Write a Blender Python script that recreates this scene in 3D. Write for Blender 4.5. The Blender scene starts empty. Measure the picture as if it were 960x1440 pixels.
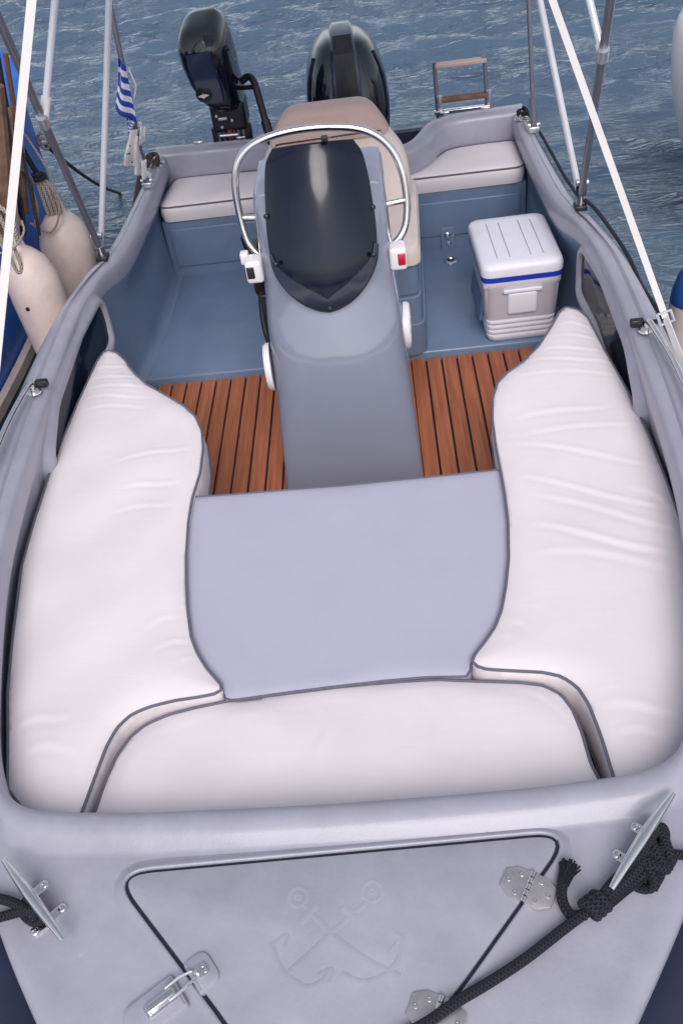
import bpy, bmesh, math, random
import numpy as np
from mathutils import Vector, Matrix
from mathutils.geometry import delaunay_2d_cdt
random.seed(4); RNG = np.random.default_rng(7)
S = bpy.context.scene
col = S.collection
R_ = math.radians

# ------------------------------------------------------------------ camera
CP, CF = np.array([.22, 0, 2.33]), 1265.0          # position (m), focal length in px of a 960x1440 frame
PITCH, YAW, ROLL = R_(42), R_(-5.9), R_(-9.0)
def cam_axes():
    cp, sp = math.cos(PITCH), math.sin(PITCH)
    f = np.array([0, cp, -sp]); r = np.array([1., 0, 0]); u = np.cross(r, f)
    cy, sy = math.cos(YAW), math.sin(YAW)
    Z = np.array([[cy, sy, 0], [-sy, cy, 0], [0, 0, 1]])
    f, r, u = Z @ f, Z @ r, Z @ u
    c, s = math.cos(ROLL), math.sin(ROLL)
    return c*r+s*u, -s*r+c*u, f
AX = cam_axes()
cd = bpy.data.cameras.new('camera'); cam = bpy.data.objects.new('camera', cd); col.objects.link(cam)
m = Matrix.Identity(4)
for i in range(3):
    m[i][0], m[i][1], m[i][2], m[i][3] = AX[0][i], AX[1][i], -AX[2][i], CP[i]
cam.matrix_world = m
cd.sensor_fit = 'VERTICAL'; cd.sensor_height = 36; cd.lens = CF/1440*36
cd.clip_start = .05; cd.clip_end = 3000
S.camera = cam
def at(u, v, z):                                      # survey helper: a sight line met with the level z
    d = AX[2]+(u-480)/CF*AX[0]-(v-720)/CF*AX[1]
    p = CP+d*(z-CP[2])/d[2]
    return (float(p[0]), float(p[1]))
def aty(u, v, y):                                     # a sight line met with the upright plane y
    d = AX[2]+(u-480)/CF*AX[0]-(v-720)/CF*AX[1]
    p = CP+d*(y-CP[1])/d[1]
    return Vector(p)

# ------------------------------------------------------------------ light
SUN_EL, SUN_AZ = R_(47), R_(174)                      # azimuth clockwise from +y
W = bpy.data.worlds.new('World'); S.world = W; W.use_nodes = True
nt = W.node_tree; bg = nt.nodes['Background']
sk = nt.nodes.new('ShaderNodeTexSky'); sk.sky_type = 'NISHITA'; sk.sun_disc = False
sk.sun_elevation = SUN_EL; sk.sun_rotation = SUN_AZ
sk.dust_density = 1.6; sk.air_density = 1.0; sk.ozone_density = 1.0
hsv = nt.nodes.new('ShaderNodeHueSaturation'); hsv.inputs['Saturation'].default_value = .42   # thin cloud: a paler sky
nt.links.new(sk.outputs[0], hsv.inputs['Color']); nt.links.new(hsv.outputs[0], bg.inputs[0]); bg.inputs[1].default_value = .13
sl = bpy.data.lights.new('sun', 'SUN'); sl.energy = 1.5; sl.angle = R_(36); sl.color = (1, .935, .905)
so = bpy.data.objects.new('sun', sl); col.objects.link(so)
d = Vector((math.sin(SUN_AZ)*math.cos(SUN_EL), math.cos(SUN_AZ)*math.cos(SUN_EL), math.sin(SUN_EL)))
so.rotation_euler = d.to_track_quat('Z', 'Y').to_euler(); so.location = (0, 0, 12)
vs = S.view_settings; vs.view_transform = 'Standard'; vs.look = 'None'; vs.exposure = 0.38; vs.gamma = 1
S.render.engine = 'CYCLES'

# ------------------------------------------------------------------ materials
def mat(name, rgb, rough=.5, metal=0, coat=0, var=.06, scale=8, bump=0, bscale=200, spec=.5, bdist=.002, rvar=.1, trans=0):
    M = bpy.data.materials.new(name); M.use_nodes = True
    n, l = M.node_tree.nodes, M.node_tree.links
    b = n['Principled BSDF']
    tc = n.new('ShaderNodeTexCoord')
    nz = n.new('ShaderNodeTexNoise'); nz.inputs['Scale'].default_value = scale; nz.inputs['Detail'].default_value = 6
    nz.inputs['Roughness'].default_value = .65
    l.new(tc.outputs['Object'], nz.inputs['Vector'])
    rp = n.new('ShaderNodeValToRGB')
    c = np.array(rgb)
    rp.color_ramp.elements[0].position = .3; rp.color_ramp.elements[1].position = .7
    rp.color_ramp.elements[0].color = (*np.clip(c*(1-var), 0, 1), 1); rp.color_ramp.elements[1].color = (*np.clip(c*(1+var), 0, 1), 1)
    l.new(nz.outputs['Fac'], rp.inputs[0]); l.new(rp.outputs[0], b.inputs['Base Color'])
    mr = n.new('ShaderNodeMapRange'); mr.inputs[3].default_value = max(.02, rough-rvar); mr.inputs[4].default_value = rough+rvar
    l.new(nz.outputs['Fac'], mr.inputs[0]); l.new(mr.outputs[0], b.inputs['Roughness'])
    b.inputs['Metallic'].default_value = metal; b.inputs['Coat Weight'].default_value = coat; b.inputs['Coat Roughness'].default_value = .08
    b.inputs['Specular IOR Level'].default_value = spec
    b.inputs['Transmission Weight'].default_value = trans
    if bump:
        n2 = n.new('ShaderNodeTexNoise'); n2.inputs['Scale'].default_value = bscale; n2.inputs['Detail'].default_value = 4
        l.new(tc.outputs['Object'], n2.inputs['Vector'])
        bp = n.new('ShaderNodeBump'); bp.inputs['Strength'].default_value = bump; bp.inputs['Distance'].default_value = bdist
        l.new(n2.outputs['Fac'], bp.inputs['Height']); l.new(bp.outputs[0], b.inputs['Normal'])
    return M
def weather(M, amt=.10, scale=2.2):
    n, l = M.node_tree.nodes, M.node_tree.links; b = n['Principled BSDF']; src = b.inputs['Base Color'].links[0].from_socket
    tc = n.new('ShaderNodeTexCoord')
    def nzr(sc, lo, hi, det=8, st=(1, 1, 1)):
        mp = n.new('ShaderNodeMapping'); mp.inputs['Scale'].default_value = st; mp.inputs['Rotation'].default_value = (0, 0, .7)
        q = n.new('ShaderNodeTexNoise'); q.inputs['Scale'].default_value = sc; q.inputs['Detail'].default_value = det; q.inputs['Roughness'].default_value = .7
        l.new(tc.outputs['Object'], mp.inputs[0]); l.new(mp.outputs[0], q.inputs['Vector'])
        m_ = n.new('ShaderNodeMapRange'); m_.inputs[1].default_value = lo; m_.inputs[2].default_value = hi; l.new(q.outputs['Fac'], m_.inputs[0]); return m_.outputs[0]
    for (sc, lo, hi, colr, f, st) in ((scale, .50, .66, (.80, .74, .78), amt*3, (1, 1, 1)), (scale*3.3, .56, .64, (1.10, 1.06, 1.10), amt*3.5, (1, 1, 1)), (9, .66, .72, (.62, .60, .64), amt*2.2, (1, 9, 1)), (55, .70, .74, (.55, .5, .5), amt*4, (1, 1, 1))):
        k = n.new('ShaderNodeMath'); k.operation = 'MULTIPLY'; k.inputs[1].default_value = f; l.new(nzr(sc, lo, hi, st=st), k.inputs[0])
        mx = n.new('ShaderNodeMixRGB'); mx.blend_type = 'MULTIPLY'; mx.inputs[2].default_value = (*colr, 1)
        l.new(k.outputs[0], mx.inputs[0]); l.new(src, mx.inputs[1]); src = mx.outputs[0]
    l.new(src, b.inputs['Base Color'])
GEL = mat('grey_gelcoat', (.33, .335, .42), .38, coat=.25, var=.05, scale=4, bump=.10, bscale=60)
DECK = mat('deck_gelcoat', (.355, .348, .42), .36, coat=.25, var=.10, scale=6, bump=.22, bscale=140, rvar=.15)
CONS = mat('console_gelcoat', (.235, .248, .325), .14, coat=1.0, var=.03, scale=3, rvar=.05, bump=.03, bscale=14)
LINER = mat('liner_gelcoat', (.152, .218, .335), .36, coat=.3, var=.10, scale=5, bump=.15, bscale=120)
weather(DECK, .10); weather(LINER, .09, 3); weather(GEL, .08)
NAVY = mat('navy_rubber', (.012, .016, .045), .5, var=.2)
HULLM = mat('hull_paint', (.02, .025, .06), .35, coat=.3, var=.15)
VINYL = mat('white_vinyl', (.79, .725, .745), .55, var=.022, scale=6, bump=.12, bscale=420, bdist=.001)
def wrinkle(M, sc=16, st=.18, dist=.004):
    n, l = M.node_tree.nodes, M.node_tree.links; b = n['Principled BSDF']; old = b.inputs['Normal'].links[0].from_node
    tc = n.new('ShaderNodeTexCoord'); mp = n.new('ShaderNodeMapping'); mp.inputs['Scale'].default_value = (.55, 1.6, 1); mp.inputs['Rotation'].default_value = (0, 0, .2)
    q = n.new('ShaderNodeTexNoise'); q.inputs['Scale'].default_value = sc; q.inputs['Detail'].default_value = 5; q.inputs['Distortion'].default_value = 1.2; q.inputs['Roughness'].default_value = .45
    l.new(tc.outputs['Object'], mp.inputs[0]); l.new(mp.outputs[0], q.inputs['Vector'])
    bp = n.new('ShaderNodeBump'); bp.inputs['Strength'].default_value = st; bp.inputs['Distance'].default_value = dist
    l.new(q.outputs['Fac'], bp.inputs['Height']); l.new(old.outputs[0], bp.inputs['Normal']); l.new(bp.outputs[0], b.inputs['Normal'])
wrinkle(VINYL)
LAV = mat('lavender_vinyl', (.46, .45, .56), .5, var=.03, scale=7, bump=.12, bscale=420, bdist=.001)
PIPE = mat('grey_piping', (.12, .12, .16), .55, var=.12, scale=30)
BEIGE = mat('beige_vinyl', (.70, .60, .55), .5, var=.05, scale=9, bump=.2, bscale=300, bdist=.001)
TAN = mat('tan_vinyl', (.52, .37, .33), .5, var=.06, scale=9, bump=.2, bscale=300, bdist=.001)
SATIN = mat('satin_steel', (.62, .57, .58), .36, metal=.85, var=.1, scale=40)
STEEL = mat('stainless_steel', (.80, .77, .77), .14, metal=1, var=.06, scale=20, rvar=.06)
ALU = mat('anodised_tube', (.62, .62, .70), .32, metal=.75, var=.06, scale=14)
ALUW = mat('pale_tube', (.74, .74, .80), .34, metal=.25, var=.05, scale=14)
ALUD = mat('grey_tube', (.25, .25, .30), .38, metal=.6, var=.08, scale=14)
WHITE = mat('white_plastic', (.78, .75, .77), .35, var=.04, coat=.2)
COOLW = mat('cooler_plastic', (.78, .765, .85), .42, var=.04, scale=10, bump=.06, bscale=90)
GROOVEM = mat('groove_shade', (.36, .33, .38), .5)
COOLB = mat('cooler_blue', (.012, .05, .50), .4, var=.08)
COOLS = mat('cooler_side', (.10, .20, .34), .4, var=.08)
BLACKP = mat('black_plastic', (.014, .014, .018), .38, var=.25, scale=20)
MOTOR = mat('motor_paint', (.006, .007, .016), .10, coat=.5, var=.2, scale=8, rvar=.05)
MOTORB = mat('motor_panel', (.018, .026, .07), .2, coat=.6, var=.15, scale=8)
GLASS = mat('tinted_acrylic', (.004, .006, .020), .15, coat=.12, var=.1, rvar=.04, spec=.4)
BEZEL = mat('smoked_bezel', (.028, .031, .055), .18, coat=.5, var=.15, scale=12)
PANE = mat('dark_pane', (.006, .011, .026), .12, var=.1, rvar=.03, spec=.14)
RUB = mat('black_caulk_and_gap', (.015, .017, .035), .7, var=.2)
STRAPM = mat('cream_webbing', (.70, .67, .66), .7, var=.04, bump=.3, bscale=500)
REDM = mat('red_lens', (.50, .012, .03), .15, coat=.6, var=.1)
REDP = mat('red_paint', (.22, .01, .03), .4, var=.2)
FENDM = mat('cream_fender', (.64, .52, .48), .5, var=.09, scale=7, bump=.15, bscale=60)
weather(FENDM, .16, 5)
FENDB = mat('fender_blue', (.02, .085, .32), .45, var=.1)
BLUEH = mat('blue_hull_paint', (.025, .13, .52), .4, var=.22, scale=9, bump=.3, bscale=40)
WOODD = mat('old_wood', (.16, .09, .06), .7, var=.4, scale=18, bump=.4, bscale=60)
RUSTW = mat('worn_white_paint', (.48, .42, .40), .6, var=.3, scale=10)
CREAMH = mat('cream_hull_paint', (.84, .79, .77), .35, var=.05, coat=.3)
CANV = mat('bimini_canvas', (.50, .52, .60), .85, var=.05, bump=.2, bscale=300)
_n = CANV.node_tree.nodes; _t = _n.new('ShaderNodeBsdfTranslucent'); _t.inputs[0].default_value = (.80, .80, .86, 1)
_m = _n.new('ShaderNodeMixShader'); _m.inputs[0].default_value = .68
CANV.node_tree.links.new(_n['Principled BSDF'].outputs[0], _m.inputs[1]); CANV.node_tree.links.new(_t.outputs[0], _m.inputs[2])
CANV.node_tree.links.new(_m.outputs[0], _n['Material Output'].inputs[0])
FLAGW = mat('white_cloth', (.72, .68, .70), .8, var=.08, scale=25, bump=.2, bscale=200)

def rope_mat(name, a, b, k=90.):
    M = mat(name, a, .8, var=.3, scale=60); n, l = M.node_tree.nodes, M.node_tree.links
    bs = n['Principled BSDF']
    uv = n.new('ShaderNodeUVMap'); sep = n.new('ShaderNodeSeparateXYZ'); l.new(uv.outputs[0], sep.inputs[0])
    def wave(sgn):
        m1 = n.new('ShaderNodeMath'); m1.operation = 'MULTIPLY'; m1.inputs[1].default_value = k*2*math.pi; l.new(sep.outputs[0], m1.inputs[0])
        m2 = n.new('ShaderNodeMath'); m2.operation = 'MULTIPLY_ADD'; m2.inputs[1].default_value = sgn*8*math.pi
        l.new(sep.outputs[1], m2.inputs[0]); l.new(m1.outputs[0], m2.inputs[2])
        m3 = n.new('ShaderNodeMath'); m3.operation = 'SINE'; l.new(m2.outputs[0], m3.inputs[0]); return m3
    w1, w2 = wave(1), wave(-1)
    mx = n.new('ShaderNodeMath'); mx.operation = 'MAXIMUM'; l.new(w1.outputs[0], mx.inputs[0]); l.new(w2.outputs[0], mx.inputs[1])
    bp = n.new('ShaderNodeBump'); bp.inputs['Strength'].default_value = .9; bp.inputs['Distance'].default_value = .004
    l.new(mx.outputs[0], bp.inputs['Height']); l.new(bp.outputs[0], bs.inputs['Normal'])
    mr = n.new('ShaderNodeMapRange'); mr.inputs[1].default_value = -.4; mr.inputs[2].default_value = 1
    mix = n.new('ShaderNodeMixRGB'); mix.inputs[1].default_value = (*a, 1); mix.inputs[2].default_value = (*b, 1)
    l.new(mx.outputs[0], mr.inputs[0]); l.new(mr.outputs[0], mix.inputs[0]); l.new(mix.outputs[0], bs.inputs['Base Color'])
    return M
ROPEB = rope_mat('black_rope', (.004, .005, .012), (.022, .024, .045), 130)
ROPEC = rope_mat('cream_rope', (.30, .24, .20), (.52, .44, .40), 60)
ROPEW = rope_mat('brown_rope', (.035, .028, .03), (.12, .09, .08), 60)

def teak_mat():
    M = mat('teak', (.40, .12, .055), .5, var=.1); n, l = M.node_tree.nodes, M.node_tree.links
    b = n['Principled BSDF']
    tc = n.new('ShaderNodeTexCoord'); mp = n.new('ShaderNodeMapping'); mp.inputs['Scale'].default_value = (45, 2.2, 20)
    oi = n.new('ShaderNodeObjectInfo')
    ad = n.new('ShaderNodeVectorMath'); ad.operation = 'MULTIPLY_ADD'; ad.inputs[1].default_value = (1, 1, 1)
    cmb = n.new('ShaderNodeCombineXYZ'); m1 = n.new('ShaderNodeMath'); m1.operation = 'MULTIPLY'; m1.inputs[1].default_value = 37
    l.new(oi.outputs['Random'], m1.inputs[0]); l.new(m1.outputs[0], cmb.inputs[1])
    l.new(tc.outputs['Object'], ad.inputs[0]); l.new(cmb.outputs[0], ad.inputs[2]); l.new(ad.outputs[0], mp.inputs[0])
    nz = n.new('ShaderNodeTexNoise'); nz.inputs['Scale'].default_value = 1.4; nz.inputs['Detail'].default_value = 7
    l.new(mp.outputs[0], nz.inputs['Vector'])
    rp = n.new('ShaderNodeValToRGB'); e = rp.color_ramp.elements
    e[0].position = .25; e[0].color = (.29, .080, .034, 1); e[1].position = .75; e[1].color = (.52, .18, .075, 1)
    l.new(nz.outputs['Fac'], rp.inputs[0])
    hs = n.new('ShaderNodeHueSaturation'); mr = n.new('ShaderNodeMapRange'); mr.inputs[3].default_value = .90; mr.inputs[4].default_value = 1.08
    l.new(oi.outputs['Random'], mr.inputs[0]); l.new(mr.outputs[0], hs.inputs['Value']); l.new(rp.outputs[0], hs.inputs['Color'])
    l.new(hs.outputs[0], b.inputs['Base Color'])
    bp = n.new('ShaderNodeBump'); bp.inputs['Strength'].default_value = .25; bp.inputs['Distance'].default_value = .002
    l.new(nz.outputs['Fac'], bp.inputs['Height']); l.new(bp.outputs[0], b.inputs['Normal'])
    return M
TEAK = teak_mat()

def water_mat():
    M = bpy.data.materials.new('water'); M.use_nodes = True; n, l = M.node_tree.nodes, M.node_tree.links
    b = n['Principled BSDF']; b.inputs['Base Color'].default_value = (.074, .120, .185, 1); b.inputs['Roughness'].default_value = .05
    b.inputs['IOR'].default_value = 1.33; b.inputs['Specular IOR Level'].default_value = .75
    tc = n.new('ShaderNodeTexCoord'); mp = n.new('ShaderNodeMapping'); mp.inputs['Scale'].default_value = (1, 3.1, 1); mp.inputs['Rotation'].default_value = (0, 0, R_(-8))
    l.new(tc.outputs['Object'], mp.inputs[0])
    def nz(sc, det, dist):
        q = n.new('ShaderNodeTexNoise'); q.inputs['Scale'].default_value = sc; q.inputs['Detail'].default_value = det; q.inputs['Distortion'].default_value = dist
        l.new(mp.outputs[0], q.inputs['Vector']); return q.outputs['Fac']
    def ma(op, a, bb):
        q = n.new('ShaderNodeMath'); q.operation = op
        for i, x in enumerate((a, bb)):
            if isinstance(x, (int, float)): q.inputs[i].default_value = x
            else: l.new(x, q.inputs[i])
        return q.outputs[0]
    ridge = ma('SUBTRACT', 1.0, ma('ABSOLUTE', ma('SUBTRACT', ma('MULTIPLY', nz(2.5, 3, .8), 4.0), 2.0), 0))
    patch = nz(.35, 2, 0)
    mr = n.new('ShaderNodeMapRange'); mr.inputs[1].default_value = .38; mr.inputs[2].default_value = .62; mr.inputs[3].default_value = .25; mr.inputs[4].default_value = 1.0
    l.new(patch, mr.inputs[0])
    hgt = ma('ADD', ma('MULTIPLY', ma('MULTIPLY', ridge, mr.outputs[0]), .8), ma('MULTIPLY', nz(8, 4, .5), .24))
    bp = n.new('ShaderNodeBump'); bp.inputs['Strength'].default_value = .8; bp.inputs['Distance'].default_value = .06
    l.new(hgt, bp.inputs['Height']); l.new(bp.outputs[0], b.inputs['Normal'])
    return M
WATER = water_mat()

# ------------------------------------------------------------------ builders
def wl(o):
    v = Vector((0, 0, 0))
    while o: v += o.location; o = o.parent
    return v
def link(name, me, parent=None, loc=(0, 0, 0)):
    o = bpy.data.objects.new(name, me); col.objects.link(o); o.location = loc
    if parent: o.parent = parent
    return o
def mesh(name, verts, faces, mt, parent=None, smooth=True, ang=40, uv=None, loc=None):
    base = wl(parent) if parent else Vector((0, 0, 0))
    off = Vector(loc) if loc is not None else base       # verts are given in world space
    me = bpy.data.meshes.new(name)
    me.from_pydata([tuple(Vector(v)-off) for v in verts], [], faces)
    bm = bmesh.new(); bm.from_mesh(me); bmesh.ops.recalc_face_normals(bm, faces=bm.faces); bm.to_mesh(me); bm.free()
    if uv is not None:
        lay = me.uv_layers.new(name='UVMap')
        for lp in me.loops: lay.data[lp.index].uv = uv[lp.vertex_index]
    me.materials.append(mt)
    if smooth:
        me.polygons.foreach_set('use_smooth', [True]*len(me.polygons)); me.set_sharp_from_angle(angle=R_(ang))
    return link(name, me, parent, off-base)
def thing(name, loc, label, cat, group=None):
    o = bpy.data.objects.new(name, None); o.empty_display_size = .1; col.objects.link(o); o.location = loc
    return tag(o, label, cat, group)
def tag(o, label, cat, group=None):
    o['label'] = label; o['category'] = cat
    if group: o['group'] = group
    return o
class Geo:                                               # several shapes gathered into ONE part
    def __init__(s): s.v = []; s.f = []; s.uv = []
    def add(s, v, f, uv=None):
        k = len(s.v); s.v += [Vector(p) for p in v]; s.f += [tuple(i+k for i in q) for q in f]
        s.uv += uv if uv else [(0, 0)]*len(v); return s
    def out(s, name, mt, parent=None, **kw): return mesh(name, s.v, s.f, mt, parent, uv=s.uv, **kw)
def spline(pts, n=8, closed=False):
    P = [np.array(p, float) for p in pts]; out = []; N = len(P)
    rng = range(N) if closed else range(N-1)
    for i in rng:
        if closed: a, b, c, e = P[i-1], P[i], P[(i+1) % N], P[(i+2) % N]
        else: a, b, c, e = P[max(i-1, 0)], P[i], P[i+1], P[min(i+2, N-1)]
        if not closed and i == 0: a = 2*b-c
        if not closed and i == N-2: e = 2*c-b
        for k in range(n):
            t = k/n; out.append(.5*((2*b)+(c-a)*t+(2*a-5*b+4*c-e)*t*t+(3*b-a-3*c+e)*t**3))
    if not closed: out.append(P[-1])
    return out
def tube_geo(pts, r, seg=10, closed=False, flat=1.0, caps=True):
    P = [Vector(p) for p in pts]; N = len(P); v = []; f = []; uv = []
    rr = r if hasattr(r, '__len__') else [r]*N
    T = [(P[(i+1) % N]-P[i-1]) if closed else (P[min(i+1, N-1)]-P[max(i-1, 0)]) for i in range(N)]
    T = [t.normalized() if t.length > 1e-9 else Vector((0, 0, 1)) for t in T]
    up = Vector((0, 0, 1)) if abs(T[0].z) < .9 else Vector((0, 1, 0))
    nrm = (up-T[0]*up.dot(T[0])).normalized(); L = 0
    for i in range(N):
        if i:
            nrm = nrm-T[i]*nrm.dot(T[i]); nrm.normalize(); L += (P[i]-P[i-1]).length
        bi = T[i].cross(nrm)
        for k in range(seg):
            a = 2*math.pi*k/seg
            v.append(P[i]+(nrm*math.cos(a)*flat+bi*math.sin(a))*rr[i]); uv.append((L, k/seg))
    M = N if closed else N-1
    for i in range(M):
        j = (i+1) % N
        for k in range(seg): f.append((i*seg+k, i*seg+(k+1) % seg, j*seg+(k+1) % seg, j*seg+k))
    if not closed and caps:
        f.append(tuple(range(seg))[::-1]); f.append(tuple((N-1)*seg+k for k in range(seg)))
    return v, f, uv
def tube(name, pts, r, mt, parent=None, **kw):
    v, f, uv = tube_geo(pts, r, **kw); return mesh(name, v, f, mt, parent, uv=uv)
def box_geo(c, size, bev=.0, rot=None, taper=1.0):
    bm = bmesh.new(); bmesh.ops.create_cube(bm, size=1)
    for p in bm.verts:
        k = taper if p.co.z < 0 else 1
        p.co = Vector((p.co.x*size[0]*k, p.co.y*size[1]*k, p.co.z*size[2]))
    if bev: bmesh.ops.bevel(bm, geom=list(bm.edges), offset=bev, segments=3, affect='EDGES', profile=.5)
    M = Matrix.Translation(c) @ (rot.to_4x4() if rot else Matrix.Identity(4))
    bm.verts.ensure_lookup_table(); bm.verts.index_update()
    v = [M @ p.co for p in bm.verts]; f = [tuple(q.index for q in fc.verts) for fc in bm.faces]; bm.free()
    return v, f
def box(name, c, size, mt, parent=None, bev=.004, rot=None, taper=1.0):
    v, f = box_geo(c, size, bev, rot, taper); return mesh(name, v, f, mt, parent)
def loft(rings, close=False, caps=(False, False)):
    n = len(rings[0]); v = [p for r in rings for p in r]; f = []
    for i in range(len(rings)-1):
        for k in range(n if close else n-1):
            j = (k+1) % n; f.append((i*n+k, i*n+j, (i+1)*n+j, (i+1)*n+k))
    if caps[0]: f.append(tuple(range(n))[::-1])
    if caps[1]: f.append(tuple((len(rings)-1)*n+k for k in range(n)))
    return v, f
def lathe_geo(prof, M, seg=24):                          # prof: (radius, height) along local z
    rings = [[M @ Vector((r*math.cos(2*math.pi*k/seg), r*math.sin(2*math.pi*k/seg), h)) for k in range(seg)] for r, h in prof]
    return loft(rings, True, (True, True))
def lathe(name, prof, M, mt, parent=None, seg=24):
    v, f = lathe_geo(prof, M, seg); return mesh(name, v, f, mt, parent)
def frame(loc, z=(0, 0, 1), x=None):
    z = Vector(z).normalized(); x = Vector(x) if x else (Vector((1, 0, 0)) if abs(z.x) < .9 else Vector((0, 1, 0)))
    y = z.cross(x).normalized(); x = y.cross(z)
    M = Matrix.Identity(4)
    for i in range(3): M[i][0], M[i][1], M[i][2], M[i][3] = x[i], y[i], z[i], loc[i]
    return M
def resample(P, step, closed=True):
    P = np.array(P, float)
    Q = np.vstack([P, P[:1]]) if closed else P
    L = np.r_[0, np.cumsum(np.linalg.norm(np.diff(Q, axis=0), axis=1))]
    n = max(8, int(L[-1]/step)); t = np.linspace(0, L[-1], n, endpoint=not closed)
    return np.stack([np.interp(t, L, Q[:, k]) for k in range(Q.shape[1])], 1)
def area2(P): P = np.array(P); x, y = P[:, 0], P[:, 1]; return .5*np.sum(x*np.roll(y, -1)-np.roll(x, -1)*y)
def offset(P, dd):                                       # outward for a counter-clockwise outline
    P = np.array(P)[:, :2]; t = np.roll(P, -1, 0)-np.roll(P, 1, 0); t /= np.linalg.norm(t, axis=1)[:, None]+1e-12
    return P+np.stack([t[:, 1], -t[:, 0]], 1)*dd
def round_poly(pts, r, seg=7):
    pts = [Vector(p[:2]) for p in pts]; N = len(pts); out = []
    rr = r if hasattr(r, '__len__') else [r]*N
    for i in range(N):
        a, b, c = pts[i-1], pts[i], pts[(i+1) % N]; da, dc = (a-b), (c-b)
        k = min(rr[i], da.length*.45, dc.length*.45); p0, p1 = b+da.normalized()*k, b+dc.normalized()*k
        for s in range(seg+1):
            t = s/seg; out.append(tuple(p0*(1-t)**2+b*2*t*(1-t)+p1*t*t))
    return np.array(out)
def ccw(P): P = np.array(P, float); return P if area2(P) > 0 else P[::-1]
def plate(name, outline, zt, zb, mt, parent=None, bev=.004, M=None, zf=None):   # rounded-edge slab from a plan outline
    P = ccw(outline); rings = []
    zz = (lambda p: zf(p)) if zf else (lambda p: 0)
    for o, z in ((0, zb), (0, zt-bev), (-bev*.3, zt-bev*.3), (-bev, zt)):
        q = offset(P, o); rings.append([Vector((p[0], p[1], z+zz(p))) for p in q])
    v, f = loft(rings, True, (False, True))
    if M: v = [M @ p for p in v]
    return mesh(name, v, f, mt, parent, ang=35)
def seg_dist(P, a, b):
    a, b = np.array(a), np.array(b); ab = b-a; t = np.clip(((P-a) @ ab)/(ab @ ab), 0, 1)
    return np.linalg.norm(P-(a+t[:, None]*ab), axis=1), t
def inside(P, poly):
    x, y = P[:, 0], P[:, 1]; r = np.zeros(len(P), bool); n = len(poly); j = n-1
    for i in range(n):
        xi, yi = poly[i]; xj, yj = poly[j]
        c = ((yi > y) != (yj > y)) & (x < (xj-xi)*(y-yi)/(yj-yi+1e-15)+xi); r ^= c; j = i
    return r
def bdist(P, poly):
    D = np.full(len(P), 9.)
    for i in range(len(poly)):
        dd, _ = seg_dist(P, poly[i-1], poly[i]); D = np.minimum(D, dd)
    return D
def cushion(name, outline, zt, thick, puff, mt, label, cat, group=None, folds=(), res=.0095, roll=.026, pipe=.0042, lowpipe=True, noise=.003, skirt_bulge=.006, fs=.6):
    B = resample(ccw(outline), .014); nB = len(B)
    mn, mx = B.min(0), B.max(0)
    gx, gy = np.meshgrid(np.arange(mn[0], mx[0], res), np.arange(mn[1], mx[1], res)); G = np.stack([gx.ravel(), gy.ravel()], 1)
    G[:, 0] += (np.round((G[:, 1]-mn[1])/res) % 2)*res*.5
    G = G[inside(G, B)]; G = G[bdist(G, B) > res*.55]
    A = np.vstack([B, G])
    vo, ed, fc, ov, oe, of = delaunay_2d_cdt([Vector(p) for p in A], [(i, (i+1) % nB) for i in range(nB)], [], 1, 1e-6)
    V = np.array([tuple(p) for p in vo]); D = bdist(V, B)
    h = puff*(1-np.exp(-(D/roll)**1.15)) + .5*puff*(1-np.exp(-D/.12))
    c = V.mean(0)
    for k in range(6):                                   # soft unevenness of stuffed foam
        w = RNG.uniform(-1, 1, 2); w = w/np.linalg.norm(w)*RNG.uniform(8, 26); h += noise*.5*np.sin(V @ w+RNG.uniform(0, 6))*np.minimum(1, D/.05)
    for (a, b, wd, am) in folds:
        dd, t = seg_dist(V, a, b); ab = np.array(b)-np.array(a); nn = np.array([-ab[1], ab[0]])/np.linalg.norm(ab)
        sd = (V-np.array(a)) @ nn+.012*np.sin(t*5+am*900)
        sd = np.where((t > 0) & (t < 1), sd, np.sign(sd)*dd)
        tap = np.sin(np.pi*np.clip(t, .0, 1))**.7+.05
        wd *= .7; h += fs*am*tap*(np.exp(-((sd-wd*.7)/wd)**2)-.9*np.exp(-((sd+wd*.7)/wd)**2))*np.minimum(1, D/.02)
    loc = (float(c[0]), float(c[1]), zt-thick)
    root = thing(name, loc, label, cat, group)
    verts = [Vector((p[0], p[1], zt+hh)) for p, hh in zip(V, h)]
    faces = [tuple(f) for f in fc]
    inv = {}
    for i, src in enumerate(ov):
        for s_ in src:
            if s_ < nB: inv[s_] = i
    ringidx = [inv[i] for i in range(nB)]
    for o, z in ((skirt_bulge, zt-thick*.25), (skirt_bulge*1.2, zt-thick*.6), (.0, zt-thick)):
        q = offset(B, o); k0 = len(verts); verts += [Vector((p[0], p[1], z)) for p in q]
        for i in range(nB):
            j = (i+1) % nB; faces.append((ringidx[i], ringidx[j], k0+j, k0+i))
        ringidx = [k0+i for i in range(nB)]
    mesh('cover', verts, faces, mt, root, ang=60)
    pb = resample(B, .02)
    if pipe:
        tube('piping', [(p[0], p[1], zt+.001) for p in offset(pb, .002)], pipe, PIPE, root, closed=True, seg=7)
        if lowpipe: tube('piping', [(p[0], p[1], zt-thick+.006) for p in offset(pb, .003)], pipe*.9, PIPE, root, closed=True, seg=6)
    return root

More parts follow.
